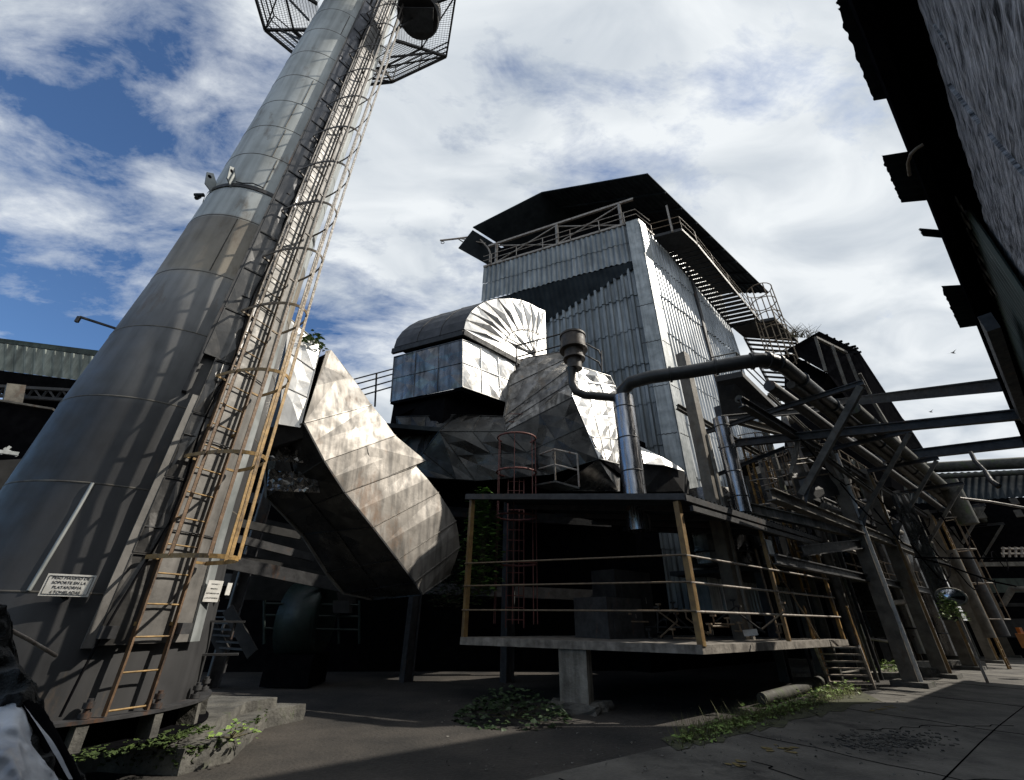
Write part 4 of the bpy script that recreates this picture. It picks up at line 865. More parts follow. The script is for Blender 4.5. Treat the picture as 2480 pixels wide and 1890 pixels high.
PIPE0 = pe
# concrete column, vent head
CC = thing('concrete_column', 'tall rust streaked concrete column with a pale steel edge in front of the tower', 'column', tuple(V(1728, 1215, 14.0)))
a = V(1728, 1215, 14.2); ztop = V(1662, 857, 14.2).z; a.z = 1; m = MB(); m.beam(a, Vector((a.x, a.y, ztop)), .34, .34, U); m.build('shaft', M_column, CC)
m = MB(); m.beam(a + NS * .2 + U * .16, Vector((a.x, a.y, 7.0)) + NS * .2 + U * .16, .06, .12, U); m.build('pale_angle', M_conclight, CC)
VH = thing('vent_head', 'rusty round vent head with stacked collars in front of the tower cladding', 'vent', tuple(V(1395, 890, 11.8)))
c = V(1392, 893, 11.8); k_ = 11.8 / 1020 * 1.12
m = MB(); z0 = c.z; zs_ = [V(1392, y, 11.8).z for y in (893, 860, 852, 846, 842, 815)]
zc_ = lambda y: Vector((c.x, c.y, V(1392, y, 11.8).z))
for ya, yb, r_ in ((895, 872, .24), (872, 868, .36), (868, 850, .31), (850, 846, .46), (846, 818, .41), (818, 814, .44)): m.tube([zc_(ya), zc_(yb)], r_, 24)
m.build('collar', mat('rusty_vent', (0.075, 0.055, 0.04), (0.03, 0.024, 0.02), rough=.6, scale=4), VH)
m = MB(); m.tube([V(1385, 893, 11.8), V(1385, 905, 11.8), V(1386, 930, 11.8), V(1395, 948, 11.8), V(1415, 957, 11.85), V(1450, 960, 11.9), V(1500, 964, 12.0)], [.20, .14, .13, .13, .13, .13, .13], 14); m.build('outlet_pipe', M_bigpipe, VH)
RR = thing('duct_top_railing', 'thin dark guard rail along the top of the hopper by the vent head', 'railing', tuple(V(1252, 870, 13)))
for dy in (0, 28):
    m = MB(); m.tube([V(1250, 838 + dy, 12.8), V(1370, 806 + dy, 12.6), V(1450, 850 + dy, 13.0), V(1458, 870 + dy, 13.2)], .028, 6); m.build('rail', M_dark, RR)
for x, y in ((1250, 836), (1370, 804), (1456, 850)):
    m = MB(); m.tube([V(x, y, 12.8), V(x + 1, y + 50, 12.8)], .03, 6); m.build('upright', M_dark, RR)
RS = thing('skyline_railing', 'thin dark railing against the sky between the slanting duct and the box duct', 'railing', tuple(V(860, 1000, 17)))
for k, (ya, yb) in enumerate(((975, 915), (958, 900), (990, 930), (944, 888))):
    m = MB(); m.tube([V(800, ya - 20 + 10, 17), V(975, yb, 17)], .03, 6); m.build('rail', M_dark, RS)
m = MB(); m.tube([V(912, 905, 17), V(908, 985, 17)], .04, 6); m.build('upright', M_dark, RS)
# red cage ladder
RC = thing('red_cage_ladder', 'red oxide caged ladder rising behind the shelter roof', 'ladder', tuple(V(1248, 1400, 12.7)))
c = V(1250, 1190, 12.8); zt_ = V(1250, 1062, 12.8).z; cx = Vector((c.x, c.y, 0))
for z in (zt_, zt_ - 1.15, zt_ - 2.5, zt_ - 3.8):
    m = MB(); m.tube([cx + Vector((math.cos(t) * .62, math.sin(t) * .5, z)) for t in [k * math.pi / 10 for k in range(21)]], .03, 6); m.build('cage_hoop', M_redlad, RC)
for t in (0.2, 1.4, 2.6, 3.6, 4.6, 5.6):
    m = MB(); p = cx + Vector((math.cos(t) * .62, math.sin(t) * .5, 0)); m.beam(p + Z * 1.5, p + Z * zt_, .06, .02); m.build('cage_strap', M_redlad, RC)
for k in range(22):
    m = MB(); m.tube([cx + Vector((-.25, .5, 1.6 + k * .3)), cx + Vector((.25, .5, 1.6 + k * .3))], .015, 5); m.build('rung', M_redlad, RC)
for s_ in (-.25, .25):
    m = MB(); m.beam(cx + Vector((s_, .5, 1.4)), cx + Vector((s_, .5, zt_ + .5)), .05, .03); m.build('rail', M_redlad, RC)
landing('small_landing', 'small steel landing with grey guard rail above the shelter roof', [V(1345, 1168, 12.0), V(1403, 1184, 11.6), V(1350, 1192, 13.5), V(1290, 1178, 13.6)], .05, ((0, 1), (3, 0)), M_palerail, M_beam, .95)

# ================================================================== STREET PIPE RACK
KP0 = (11.8, 15.0)
def KP(x, y): return WP(x, y, KP0, 51.4)
ORD = ['first', 'second', 'third', 'fourth', 'fifth', 'sixth']
bases = [KP(2196, 1615), KP(2264, 1585), KP(2330, 1572), KP(2385, 1560), KP(2432, 1553)]
bases = [Vector((b.x, b.y, 0)) for b in bases]
LEFTP = bases[0] - U * 5.2
ZR = ZP - .45
lab = ['thick H column nearest the deck stair, with a bright sunlit flange', 'second H column of the rack with an ochre sunlit edge', 'third rack column, partly hidden by foil clad ducting', 'fourth rack column, far along the street', 'farthest rack column beside the orange guard']
for i, b in enumerate(bases):
    t = thing('steel_column', lab[i], 'column', tuple(b), 'columns of the street pipe rack')
    m = MB(); m.ibeam(b + Z * .12, b + Z * (ZR + .1), .40, .42, .04, U); m.build('shaft', M_column, t)
    m = MB(); m.beam(b + Z * .12 + NS * .215 + U * .0, b + Z * (ZR - .2) + NS * .215, .022, .12, NS); m.build('flange_strip', M_white if i == 0 else M_postyellow, t)
    m = MB(); m.prism([b + U * a + NS * c for a, c in ((-.5, -.45), (.5, -.45), (.5, .45), (-.5, .45))], Z * .13); m.build('pedestal', M_concdark, t)
# the pale strips on the columns paint in their sunlit edges
alls = [LEFTP] + bases
ARM = 2.55
for i, b in enumerate(alls):
    t = thing('rack_bracket', ['bracket with long strut carrying the black pipe at its bend near the tower', 'strutted pipe bracket on the nearest street column', 'strutted pipe bracket on the second street column', 'strutted pipe bracket on the third street column', 'strutted pipe bracket on the fourth street column', 'small strutted pipe bracket on the farthest column'][i], 'bracket', (b.x, b.y, ZR), 'strutted brackets of the pipe rack')
    e = b + NS * ARM
    m = MB(); m.ibeam(b + Z * ZR - NS * 2.5, e + Z * ZR, .12, .15, .02); m.build('arm', M_dark2, t)
    m = MB(); m.beam(b + Z * (ZR - 2.7) + NS * .2, e + Z * (ZR - .1) - NS * .1, .17 if i == 0 else .12, .17 if i == 0 else .12); m.build('strut', M_beam, t)
    m = MB(); m.plate([b + NS * .24 + Z * (ZR - 3.0) - U * .02, b + NS * .24 + Z * (ZR - 2.3) - U * .02, b + NS * .6 + Z * (ZR - 2.25) - U * .02], .02); m.build('gusset_plate', M_dark2, t)
    m = MB(); m.beam(b + Z * (ZR - 2.0) + NS * .0 + U * .3, b + U * 2.4 + Z * (ZR - .1), .11, .11); m.build('kicker', M_beam, t)
# runs of pipe along the rack
for k, (o, dz, r, mt, lb) in enumerate(((1.7, .0, .20, M_mossypipe, 'mossy lagged pipe next to the long black pipe on the rack'), (1.1, -.05, .12, M_beam, 'thin pale pipe between the lagged pipes on the rack'), (.55, .1, .17, M_dark2, 'dark pipe above the column heads of the rack'), (-.4, .05, .13, M_mossypipe, 'mossy inner pipe nearest the process building'))):
    a = alls[0] - U * (1 if k else -2.5) + NS * o + Z * (ZR + .12 + r + dz); m = MB(); m.tube([a + U * 2.5 * j + Z * .02 * math.sin(j * 2) for j in range(14)], r, 12)
    m.build('rack_pipe', mt, label=lb, cat='pipe', group='pipes on the street rack')
for k, (z, o, wd, mt, lb) in enumerate(((ZR - .3, .0, .22, M_dark2, 'long dark beam tying the column heads together'), (4.55, .1, .24, M_beam, 'mid height beam along the street columns'), (3.0, -.2, .18, M_dark2, 'lowest rusty beam behind the street columns'))):
    m = MB(); m.ibeam(alls[0] - U * 2 + Z * z + NS * o, bases[-1] + U * 5 + Z * z + NS * o, wd, wd * 1.3, .03); m.build('rack_beam', mt, label=lb, cat='beam', group='long beams of the street rack')
a, b = V(1800, 1225, 15.5), KP(2085, 1300)
m = MB(); m.ibeam(V(1770, 1222, 15.2), KP(2080, 1293), .22, .34, .03); m.build('deck_tie_beam', M_conclight, label='pale steel beam just above the back edge of the shelter roof', cat='beam')
m = MB(); m.ibeam(KP(1990, 1330) - NS * .5, KP(2085, 1318), .2, .3, .03); m.build('low_tie_beam', M_dark2, label='short dark beam between shelter roof and the nearest street column', cat='beam')
# overhead cross beams spanning the street
EP = (G(2250, 512, 7).x, G(2250, 512, 7).y)
for k, (x0, y0, D0, x1, y1, s_, lb) in enumerate(((2010, 978, 23, 2428, 932, .36, 'uppermost beam spanning the street, framed into the end of the right hand eave'), (1740, 1078, 17, 2490, 1002, .28, 'long thin beam across the street, middle of three'), (2120, 1112, 25, 2495, 1068, .40, 'lowest of the three beams spanning the street against the sky'))):
    e = WP(x1, y1, EP, 51.4) if k == 0 else V(x1, y1, D0 - .5)
    m = MB(); m.ibeam(V(x0, y0, D0), e, s_ * .6, s_, .04); m.build('street_beam', M_dark2, label=lb, cat='beam', group='beams crossing over the street')
m = MB(); m.tube([V(2350, 1095, 22.5), V(2362, 1118, 22.3), V(2385, 1140, 22), V(2400, 1165, 21.8), V(2418, 1178, 21.6), V(2424, 1174, 21.6)], [.06, .07, .06, .08, .10, .03], 6); m.build('hanging_strip', M_dark2, label='torn strip of lagging dangling from the lowest street beam', cat='debris')
for k, pts in enumerate(([(2215, 1350, 21), (2300, 1352, 22), (2400, 1352, 22), (2490, 1352, 22)], [(2230, 1352, 21), (2290, 1368, 22), (2350, 1390, 23), (2410, 1410, 24), (2460, 1420, 26)], [(2325, 1207, 26), (2400, 1216, 27), (2490, 1232, 27)])):
    m = MB(); m.tube([V(*p) for p in pts], .03 if k < 2 else .05, 6); m.build('cable', M_black if k < 2 else M_palerail, label=['taut black cable running level to the right frame edge', 'slack black cable sagging from the rack to the far gallery', 'straight pale conduit across the dark far roof'][k], cat='cable')

# process building behind the rack: frames, galleries, vessels
PBk = MB(); iw = lambda o, a, z=0: bases[0] + NS * o + U * a + Z * z
rgp = random.Random(77)
PBT = thing('process_building', 'dark open steel process building full of ducts behind the street columns', 'building', tuple(bases[0] - NS * 5))
m = MB(); m.prism([iw(-6.5, -4), iw(-6.0, 40), iw(-7, 40), iw(-7.5, -4)], Z * 9.2); m.build('rear_wall', M_black, PBT)
for k, (z, a0, a1) in enumerate(((3.2, -3.0, 26), (6.0, .5, 26), (8.7, 2.5, 20))):
    m = MB(); m.prism([iw(-1.2, a0, z), iw(-1.2, a1, z), iw(-5.8, a1, z), iw(-5.8, a0, z)], Z * .16); m.build('floor', M_dark, PBT)
    m = MB()
    for h in (.5, 1.0): m.tube([iw(-1.15, a0, z + h), iw(-1.15, a1, z + h)], .03, 5)
    n_ = int((a1 - a0) / 1.5)
    for j in range(n_ + 1): m.beam(iw(-1.15, a0 + j * 1.5, z), iw(-1.15, a0 + j * 1.5, z + 1), .05, .05)
    m.build('gallery_railing', M_rail if k != 1 else M_beam, PBT)
for j in range(9):
    a = -2.5 + j * 3.1
    m = MB(); m.ibeam(iw(-2.6, a, 0), iw(-2.6, a, 9.6 - (j % 3) * .7), .3, .3, .03, U); m.build('frame_column', M_column if j % 2 else M_dark2, PBT)
for j in range(8):
    a = -1 + j * 3.0; z0 = rgp.choice([0, 3.3, 6.1]); m = MB(); m.beam(iw(-2.2, a, z0 + .3), iw(-2.2, a + 3, z0 + 2.7), .09, .09); m.build('diagonal_brace', M_beam, PBT)
for j in range(44):
    a = rgp.uniform(-3, 26); o = rgp.uniform(-2.4, -.9); z0 = rgp.choice([0, 0, 2, 3.2]); z1 = rgp.uniform(5, 9.5); r = rgp.choice([.05, .07, .1, .14]); m = MB()
    m.tube([iw(o, a, z0), iw(o, a, z1), iw(o, a + r * 2, z1 + r * 3), iw(o, a + rgp.uniform(.8, 3), z1 + r * 3.2)], r, 8); m.build('riser_pipe', rgp.choice([M_dark2, M_beam, M_column, M_mossypipe, M_rail, M_dark]), PBT)
for j in range(26):
    a = rgp.uniform(-2, 22); z = rgp.choice([1.2, 2.4, 4.4, 5.2, 7.2, 8.0]); m = MB(); m.tube([iw(-1.3, a, z), iw(-1.3, a + rgp.uniform(2, 6), z + rgp.uniform(-.3, .3))], rgp.choice([.05, .08, .11]), 8); m.build('header_pipe', rgp.choice([M_dark2, M_beam, M_column, M_palerail]), PBT)
for j in range(12):
    a = rgp.uniform(-3, 22); z = rgp.choice([.1, 3.4, 6.2]); w_ = rgp.uniform(.6, 1.6); h_ = rgp.uniform(.8, 2.2); m = MB(); m.prism([iw(-2.6, a, z), iw(-2.6, a + w_, z), iw(-3.6, a + w_, z), iw(-3.6, a, z)], Z * h_); m.build('equipment_box', rgp.choice([M_block, M_dark2, M_beam, M_conc, M_aludark]), PBT)
# foil clad vessels and ducts, each a thing
vlab = ['dull foil clad round vessel low behind the shelter end', 'wrinkled foil vessel between the first two street columns', 'tall crumpled foil casing behind the second column', 'bright upright duct strip right of the third column', 'slim upright foil duct near the far gallery', 'grey drum high on the process building floor']
for k, (a, o, z0, z1, r, mt) in enumerate(((-3.2, -3.6, 3.4, 6.0, 1.1, M_alumid), (1.8, -3.4, 3.4, 6.0, 1.0, M_aludark), (5.6, -2.0, 1.2, 7.6, 1.0, M_aludark), (9.8, -1.2, .5, 7.5, .5, M_alu), (14.5, -1.4, .3, 7.2, .6, M_alumid), (3.2, -3.2, 6.3, 8.3, .9, M_alumid))):
    c = iw(o, a); m = MB(); n_ = 14; rg = random.Random(k); rings = []
    nz = 7
    for j in range(nz + 1):
        z = z0 + (z1 - z0) * j / nz; rings.append([c + Z * z + Vector((math.cos(2 * math.pi * i / n_), math.sin(2 * math.pi * i / n_), 0)) * r * (1 + rg.uniform(-.06, .06)) for i in range(n_)])
    m.add([v for q in rings for v in q], [(j * n_ + i, j * n_ + (i + 1) % n_, (j + 1) * n_ + (i + 1) % n_) for j in range(nz) for i in range(n_)] + [(j * n_ + i, (j + 1) * n_ + (i + 1) % n_, (j + 1) * n_ + i) for j in range(nz) for i in range(n_)])
    m.add(rings[-1], [tuple(range(n_))]); m.add(rings[0], [tuple(range(n_))[::-1]])
    t = thing('clad_vessel', vlab[k], 'vessel', tuple(c + Z * z0), 'foil clad vessels of the process building'); m.build('cladding', mt, t)
    m = MB()
    for j in (1, 3, 5): z = z0 + (z1 - z0) * j / nz; m.tube([c + Z * z + Vector((math.cos(q), math.sin(q), 0)) * r * 1.05 for q in [i * math.pi / 8 for i in range(17)]], .03, 5)
    m.build('strap', M_dark2, t)
sq = MB(); a_ = V(2255, 1345, 24.0); 
t = thing('box_duct', 'upright flat box duct with one bright sunlit edge beside the convex mirror', 'duct', tuple(V(2300, 1560, 24)))
qa, qb = Vector((*V(2290, 1500, 23.4).xy, 1.8)), Vector((*V(2330, 1500, 23.8).xy, 1.8))
m = MB(); rg = random.Random(3); m.clad(qa, qb, qb + Z * 4.6, qa + Z * 4.6, 2, 6, .05, .02, rg); m.build('front_face', M_alumid, t)
m = MB(); m.prism([qb + NS * .02, qb + NS * .02 + U * .9, qb + U * .9 - NS * .3 + Z * 4.6, qb - NS * .3 + Z * 4.6], -NS * .05); m.build('bright_edge', M_alu, t)
m = MB(); m.prism([qa - NS * .1, qb - NS * .1, qb - NS * .1 + U * .8, qa - NS * .1 + U * .8], Z * 4.55); m.build('casing', M_dark2, t)
# rusty caged ladders on the rack side of the tower
for k, (x, yb, yt, D, lb) in enumerate(((1845, 1230, 1060, 17.5, 'rust brown caged ladder against the tower behind the crossing struts'), (1900, 1250, 1100, 18.5, 'second rusty ladder right of the first, behind the long strut'), (2390, 1500, 1250, 31, 'far rusty ladder on the process building by the street end'))):
    b = V(x, yb, D); tz = V(x - 20, yt, D).z; t = thing('access_ladder', lb, 'ladder', (b.x, b.y, b.z), 'rusty access ladders'); bb = Vector((b.x, b.y, 0)); r = .5
    for s_ in (-.28, .28): m = MB(); m.beam(bb + U * s_ + Z * (b.z - 2.5), bb + U * s_ + Z * tz, .07, .05); m.build('rail', M_yellow, t)
    m = MB()
    for j in range(int((tz - b.z + 2.5) / .3)): m.beam(bb - U * .28 + Z * (b.z - 2.4 + j * .3), bb + U * .28 + Z * (b.z - 2.4 + j * .3), .025, .025)
    m.build('rungs', M_rail, t)
    for j in range(4):
      m = MB(); m.tube([bb + U * r * math.cos(q) + NS * (r * 1.5 * math.sin(q)) + Z * (b.z + (tz - b.z) * j / 3) for q in [i * math.pi / 8 for i in range(9)]], .022, 5); m.build('cage_hoop', M_palerail, t)
    m = MB()
    for q in (.8, 1.57, 2.3): m.beam(bb + U * r * math.cos(q) + NS * (r * 1.5 * math.sin(q)) + Z * b.z, bb + U * r * math.cos(q) + NS * (r * 1.5 * math.sin(q)) + Z * tz, .04, .02)
    m.build('cage_straps', M_rail, t)
# decks in front of the tower's street wall
landing('rack_gallery', 'dark gallery slab hung between the tower wall and the pipe rack', [V(1735, 925, 16.8), V(1800, 912, 17.2), V(1890, 1000, 19.5), V(1750, 1010, 17.5)], .25, ((0, 1), (1, 2)), M_beam, M_dark, .9)
landing('lower_gallery', 'lower dark gallery with faint guard rail under the crossing struts', [V(1918, 1168, 18.0), V(2040, 1150, 20.5), V(2055, 1195, 20.0), V(1935, 1215, 17.6)], .3, ((0, 1), (3, 2)), M_rail, M_dark, 1.0)
for k, (p, q, s_, mt, lb) in enumerate((((1640, 985, 14.8), (1855, 1110, 18.0), .20, M_beam, 'beam sloping down right from the polished flue head'), ((1745, 1015, 15.2), (2055, 985, 21.5), .22, M_dark2, 'dark beam running level behind the first long strut'), ((1790, 1020, 16), (1940, 1060, 18.5), .26, M_column, 'pale stubby beam under the rack gallery'), ((1975, 1090, 17.8), (2110, 1190, 20.5), .16, M_beam, 'thin brace falling right toward the nearest street column'), ((1860, 955, 18), (1985, 1070, 20), .14, M_beam, 'thin brace under the black pipe bend'), ((2015, 1115, 19), (2040, 1160, 19.2), .16, M_conclight, 'short pale post in the middle of the rack'), ((1700, 1165, 14.6), (1900, 1085, 16.0), .12, M_dark, 'slim dark brace crossing the concrete column'), ((1900, 1010, 19), (1960, 1150, 19), .14, M_palerail, 'leaning pale post among the rack braces'))):
    m = MB(); m.ibeam(V(*p), V(*q), s_ * .7, s_, .025); m.build('rack_brace', mt, label=lb, cat='beam', group='loose braces of the rack')
# upper rear shed with battens
RS_ = thing('batten_shed', 'dark open shed roof with bare battens poking out over the middle landing', 'shed', tuple(V(2050, 1000, 32)))
rp = [V(1935, 838, 30), V(1983, 806, 30), V(2078, 852, 33), V(2128, 935, 35), V(2178, 1010, 37), V(2228, 1085, 39), V(2190, 1110, 37), V(2105, 975, 34), V(2040, 880, 31), V(1960, 860, 29.5)]
m = MB(); m.prism([V(1905, 848, 29), V(1983, 803, 30), V(2078, 850, 33), V(2005, 905, 30)], U * .3 + Z * .12); m.prism([V(2005, 905, 30), V(2078, 850, 33), V(2230, 1083, 39), V(2150, 1100, 33)], U * .3 + Z * .1); m.build('roof', M_black, RS_)
for k, (x, y, ln) in enumerate(((1990, 814, 14), (2008, 823, 14), (2024, 829, 15), (2040, 835, 16), (2055, 841, 17), (2066, 846, 11), (2076, 855, 8))):
    m = MB(); a = V(x - 6, y + 3, 31); b = V(x + ln, y - 2, 31.3); m.beam(a, b, .14, .12); m.build('batten', M_black, RS_)
m = MB(); m.prism([V(1900, 850, 30), V(2005, 905, 31), V(2150, 1100, 34), V(2160, 1180, 34), V(1900, 1180, 27)], U * 3); m.build('inner_dark', M_black, RS_)  # black infill stands for the shade inside the open shed
for p, q in (((1975, 818, 29), (2050, 855, 31)), ((1975, 818, 29), (2000, 900, 29)), ((2015, 838, 29.5), (2050, 940, 30)), ((2052, 858, 30.5), (2085, 940, 31)), ((2082, 905, 31), (2110, 960, 32)), ((2110, 965, 32), (2180, 1080, 33))):
    m = MB(); m.beam(V(*p), V(*q), .16, .16); m.build('truss_member', M_beam, RS_)
m = MB(); m.prism([V(2122, 1010, 36), V(2178, 1005, 37.5), V(2228, 1083, 39), V(2230, 1140, 39), V(2140, 1140, 35)], U * 2); m.build('gable_panel', M_black, RS_)
# far building closing the street
FB = thing('far_building', 'dark corrugated building closing the far end of the street', 'building', tuple(V(2400, 1530, 40)))
a_, b_ = V(2190, 1228, 38), V(2560, 1212, 38); 
m = MB(); m.corr(Vector((*a_.xy, V(2190, 1222, 38).z)), Vector((*b_.xy, V(2560, 1200, 38).z)), V(2560, 1135, 40), V(2190, 1150, 40), pitch=.28, amp=.035, course=20, box=False); m.build('roof_sheets', M_roof, FB)
m = MB(); m.tube([V(2180, 1137, 39.5), V(2560, 1117, 39.5)], .35, 10); m.tube([V(2180, 1160, 39), V(2560, 1140, 39)], .16, 8); m.build('ridge_pipes', M_mossypipe, FB)
m = MB(); m.prism([V(2150, 1215, 43), V(2620, 1200, 43), V(2620, 1600, 43), V(2150, 1600, 43)], U * 1.5); m.build('rear_wall', M_black, FB)
for y0, y1, mt in ((1362, 1372, M_conclight), (1402, 1436, M_green), (1462, 1470, M_block), (1500, 1545, M_block)):
    m = MB(); m.prism([V(2365, y0, 40), V(2620, y0 - 3, 40), V(2620, y1 - 3, 40), V(2365, y1, 40)], U * .4); m.build('facade_band', mt, FB)
for x0, y0, x1, y1 in ((2363, 1222, 2383, 1256), (2452, 1208, 2462, 1222), (2463, 1236, 2472, 1252)):
    m = MB(); m.beam(V(x0, y0, 37), V(x1, y1, 37), .3, .3); m.build('pale_post', M_beam, FB)
m = MB(); 
for y in (1330, 1342): m.tube([V(2425, y, 38), V(2560, y, 38)], .06, 5)
for x in (2430, 2445, 2460, 2475): m.tube([V(x, 1325, 38), V(x, 1350, 38)], .06, 5)
m.build('balcony_railing', M_palerail, FB)
m = MB(); m.tube([V(2428, 1465, 36), V(2448, 1427, 36), V(2560, 1427, 36)], .14, 6); m.tube([V(2428, 1465, 36), V(2450, 1430, 36)], .15, 6); m.build('tank_frame', M_beam, FB)
# tall upright pipes at the far end
for k, (x0, y0, x1, y1, D, r, mt, lb) in enumerate(((2295, 1165, 2345, 1270, 31, .42, M_mossypipe, 'broad upright lagged pipe against the far roof'), (2175, 1060, 2192, 1125, 31, .28, M_palerail, 'bent grey vent pipe above the far end of the rack'), (2370, 1330, 2430, 1540, 32, .25, M_dark2, 'dark upright pipe at the end of the process building'), (2345, 1330, 2400, 1545, 30, .2, M_column, 'rusty upright pipe just left of the dark one'))):
    a = V(x1, y1, D); b = V(x0, y0, D); m = MB(); pts = [Vector((a.x, a.y, a.z)), Vector((a.x, a.y, b.z))]
    if k == 1: pts.append(Vector((a.x, a.y, b.z)) - U * .2 + NS * -.3 + Z * .25); pts.append(pts[-1] - NS * 1.5)
    m.tube(pts, r, 12); m.build('upright_pipe', mt, label=lb, cat='pipe', group='upright pipes at the street end')
# orange guard at the far right
m = MB(); m.beam(V(2472, 1535, 26), V(2490, 1570, 26), .3, .3); m.beam(V(2466, 1520, 26.3), V(2488, 1565, 26.3), .12, .12); m.build('orange_guard', M_orange, label='orange painted guard post at the right frame edge', cat='guard post')

# low things along the kerb
box_thing('skip_tank', 'grey open topped steel bin standing on the kerb behind the columns', 'bin', G(2345, 1603, 0) - NS * .2, 2.4, 1.0, .85, M_concdark, False)
m = MB(); k0, k1 = G(2225, 1622, 0), G(2385, 1618, 0); d = (k1 - k0).normalized(); n = Vector((d.y, -d.x, 0))
m.prism([k0, k1 + d * .2, k1 - n * .7, k0 - n * .7], Z * .26); m.build('kerb_block', M_concdark, label='long low concrete kerb block right of the nearest street column', cat='kerb block')
for k, (x, y, s_) in enumerate(((2310, 1592, .55), (2420, 1588, .5), (2455, 1580, .5), (2250, 1640, .35))):
    c = G(x, y, 0); m = MB(); rough_prism(m, [c + Vector(q) * s_ for q in ((-1, -.6, 0), (1, -.6, 0), (1, .6, 0), (-1, .6, 0))], 0, .28, 50 + k, 5, .05)
    m.build('rubble_footing', M_concdark, label=['rounded rubble footing at the second column', 'low footing beyond the steel bin', 'last footing before the street end', 'mossy broken footing in front of the nearest column'][k], cat='footing')
m = MB(); m.prism([G(1905, 1640, .0), G(2200, 1640, .0), G(2200, 1618, 0), G(1905, 1600, 0)], Z * .10); m.build('rear_kerb', M_conclight, label='pale low kerb behind the stair foot', cat='kerb')
MR = thing('convex_mirror', 'round convex traffic mirror on a thin post among the columns', 'mirror', tuple(G(2305, 1600, 0)))
c = V(2303, 1446, 22.5); nd = Vector((-c.x * .75, -c.y, 0)).normalized(); uu = Vector((-nd.y, nd.x, 0)); rr = .40
m = MB(); rings = []
for j in range(7):
    q = j / 6; rings.append([c + (uu * math.cos(t) + Z * math.sin(t) * .68) * rr * q + nd * (.12 * (1 - q * q)) for t in [k * math.pi / 12 for k in range(24)]])
m.add([v for r_ in rings for v in r_], [(j * 24 + k, j * 24 + (k + 1) % 24, (j + 1) * 24 + (k + 1) % 24, (j + 1) * 24 + k) for j in range(6) for k in range(24)], True); m.build('glass', M_mirror, MR)
m = MB(); m.tube([c + (uu * math.cos(t) + Z * math.sin(t) * .68) * rr for t in [k * math.pi / 12 for k in range(25)]], .035, 6); m.build('rim', M_conclight, MR)
m = MB(); m.tube([Vector((c.x, c.y, 0)) - nd * .1, c - nd * .1], .04, 8); m.build('post', M_palerail, MR)

# ================================================================== RIGHT-HAND WAREHOUSE
WH = thing('warehouse', 'weathered dark warehouse overhanging the right side of the street', 'warehouse', tuple(NS * 1.0))
ZE = 7.0
def ledge(o, a, z): return off(o, a, z)
def rotobj(name, mk, m_, parent):      # mesh in its own street-aligned frame so streaks run along it
    mb = MB(); mk(mb); me = bpy.data.meshes.new(name); me.from_pydata([tuple(v) for v in mb.v], [], mb.f); me.materials.append(m_); me.polygons.foreach_set('use_smooth', mb.sm)
    o = bpy.data.objects.new(name, me); sc.collection.objects.link(o); mt = Matrix((U, -NS, Z)).transposed().to_4x4(); mt.translation = -parent_loc(parent); o.matrix_local = mt; o.parent = parent; return o
M_fibre = mat('weathered_fibre', (0.72, 0.69, 0.70), (0.06, 0.06, 0.065), rough=.95, scale=3.0, stretch=(.8, 3, 9), bump=1.0, bscale=12)
def wallm(mb):   # local x along street, y away from the street side (negated), z up
    nxx, nzz = 320, 110; vs = []
    for i in range(nxx + 1):
        for j in range(nzz + 1):
            x = -3 + 12.5 * i / nxx; z = 3.2 + 3.7 * j / nzz
            z = min(z, 6.5 + .03 * noise.noise(Vector((x * 4, 1, 1)))); r_ = .5 * noise.noise(Vector((x * 2.2, z * 26, 0))) + .5 * noise.noise(Vector((x * 7, z * 55, 3)))
            vs.append((x, -.97 - .022 * r_, z))
    mb.add(vs, [(i * (nzz + 1) + j, (i + 1) * (nzz + 1) + j, (i + 1) * (nzz + 1) + j + 1, i * (nzz + 1) + j + 1) for i in range(nxx) for j in range(nzz)], False)
rotobj('fibre_wall', wallm, M_fibre, WH)
m = MB(); m.corr(off(.90, 27, 3.0), off(.90, 8.2, 3.0), off(.90, 7.4, 6.8), off(.90, 27, 6.8), pitch=.24, amp=.03, course=9, box=False); m.build('lower_sheet', M_green, WH)
m = MB(); m.prism([off(1.02, -8, 0), off(1.02, 27, 0), off(1.3, 27, 0), off(1.3, -8, 0)], Z * 6.9); m.build('inner_wall', M_black, WH)
g1, g2 = G(2143, 231, ZE - .05), G(2415, 915, ZE - .05); dd = (g2 - g1).normalized(); nn_ = Vector((dd.y, -dd.x, 0))
g0 = g1 - dd * 7; g3 = g1 + dd * 24
m = MB(); m.prism([g0, g3, g3 + nn_ * .12, g0 + nn_ * .12], Z * -.22); m.build('eave_beam', M_black, WH)
m = MB(); m.prism([g0 + nn_ * .12, g3 + nn_ * .12, g3 + nn_ * 6, g0 + nn_ * 6], Z * .06); m.build('soffit', M_black, WH)
def sheet(name, q, lab=None):
    a, b, c_, d_ = [G(x, y, ZE) for x, y in q]; mb = MB(); nx_ = 40; vs = []
    for i in range(nx_ + 1):
        t = i / nx_
        for p, e in ((lerp(a, b, t), 1), (lerp(d_, c_, t), 0)):
            vs.append(p + Z * (.014 * math.sin(t * (b - a).length / .18 * 6.283)) + nn_ * (.004 * math.sin(t * 60) * e + .02 * noise.noise(Vector((t * 9, 0, 0))) * e))
    mb.add(vs, [(2 * i, 2 * i + 2, 2 * i + 3, 2 * i + 1) for i in range(nx_)], True); vs2 = [v + Z * .02 for v in vs]
    mb.add(vs2, [(2 * i, 2 * i + 2, 2 * i + 3, 2 * i + 1) for i in range(nx_)], True); mb.build(name, M_roof, WH)
sheet('projecting_sheet', ((2030, 24), (2117, 246), (2240, 226), (2215, -60)))
sheet('projecting_sheet', ((2034, 24), (2010, -70), (2190, -120), (2215, -60)))
sheet('projecting_sheet', ((2135, 380), (2182, 490), (2290, 480), (2260, 360)))
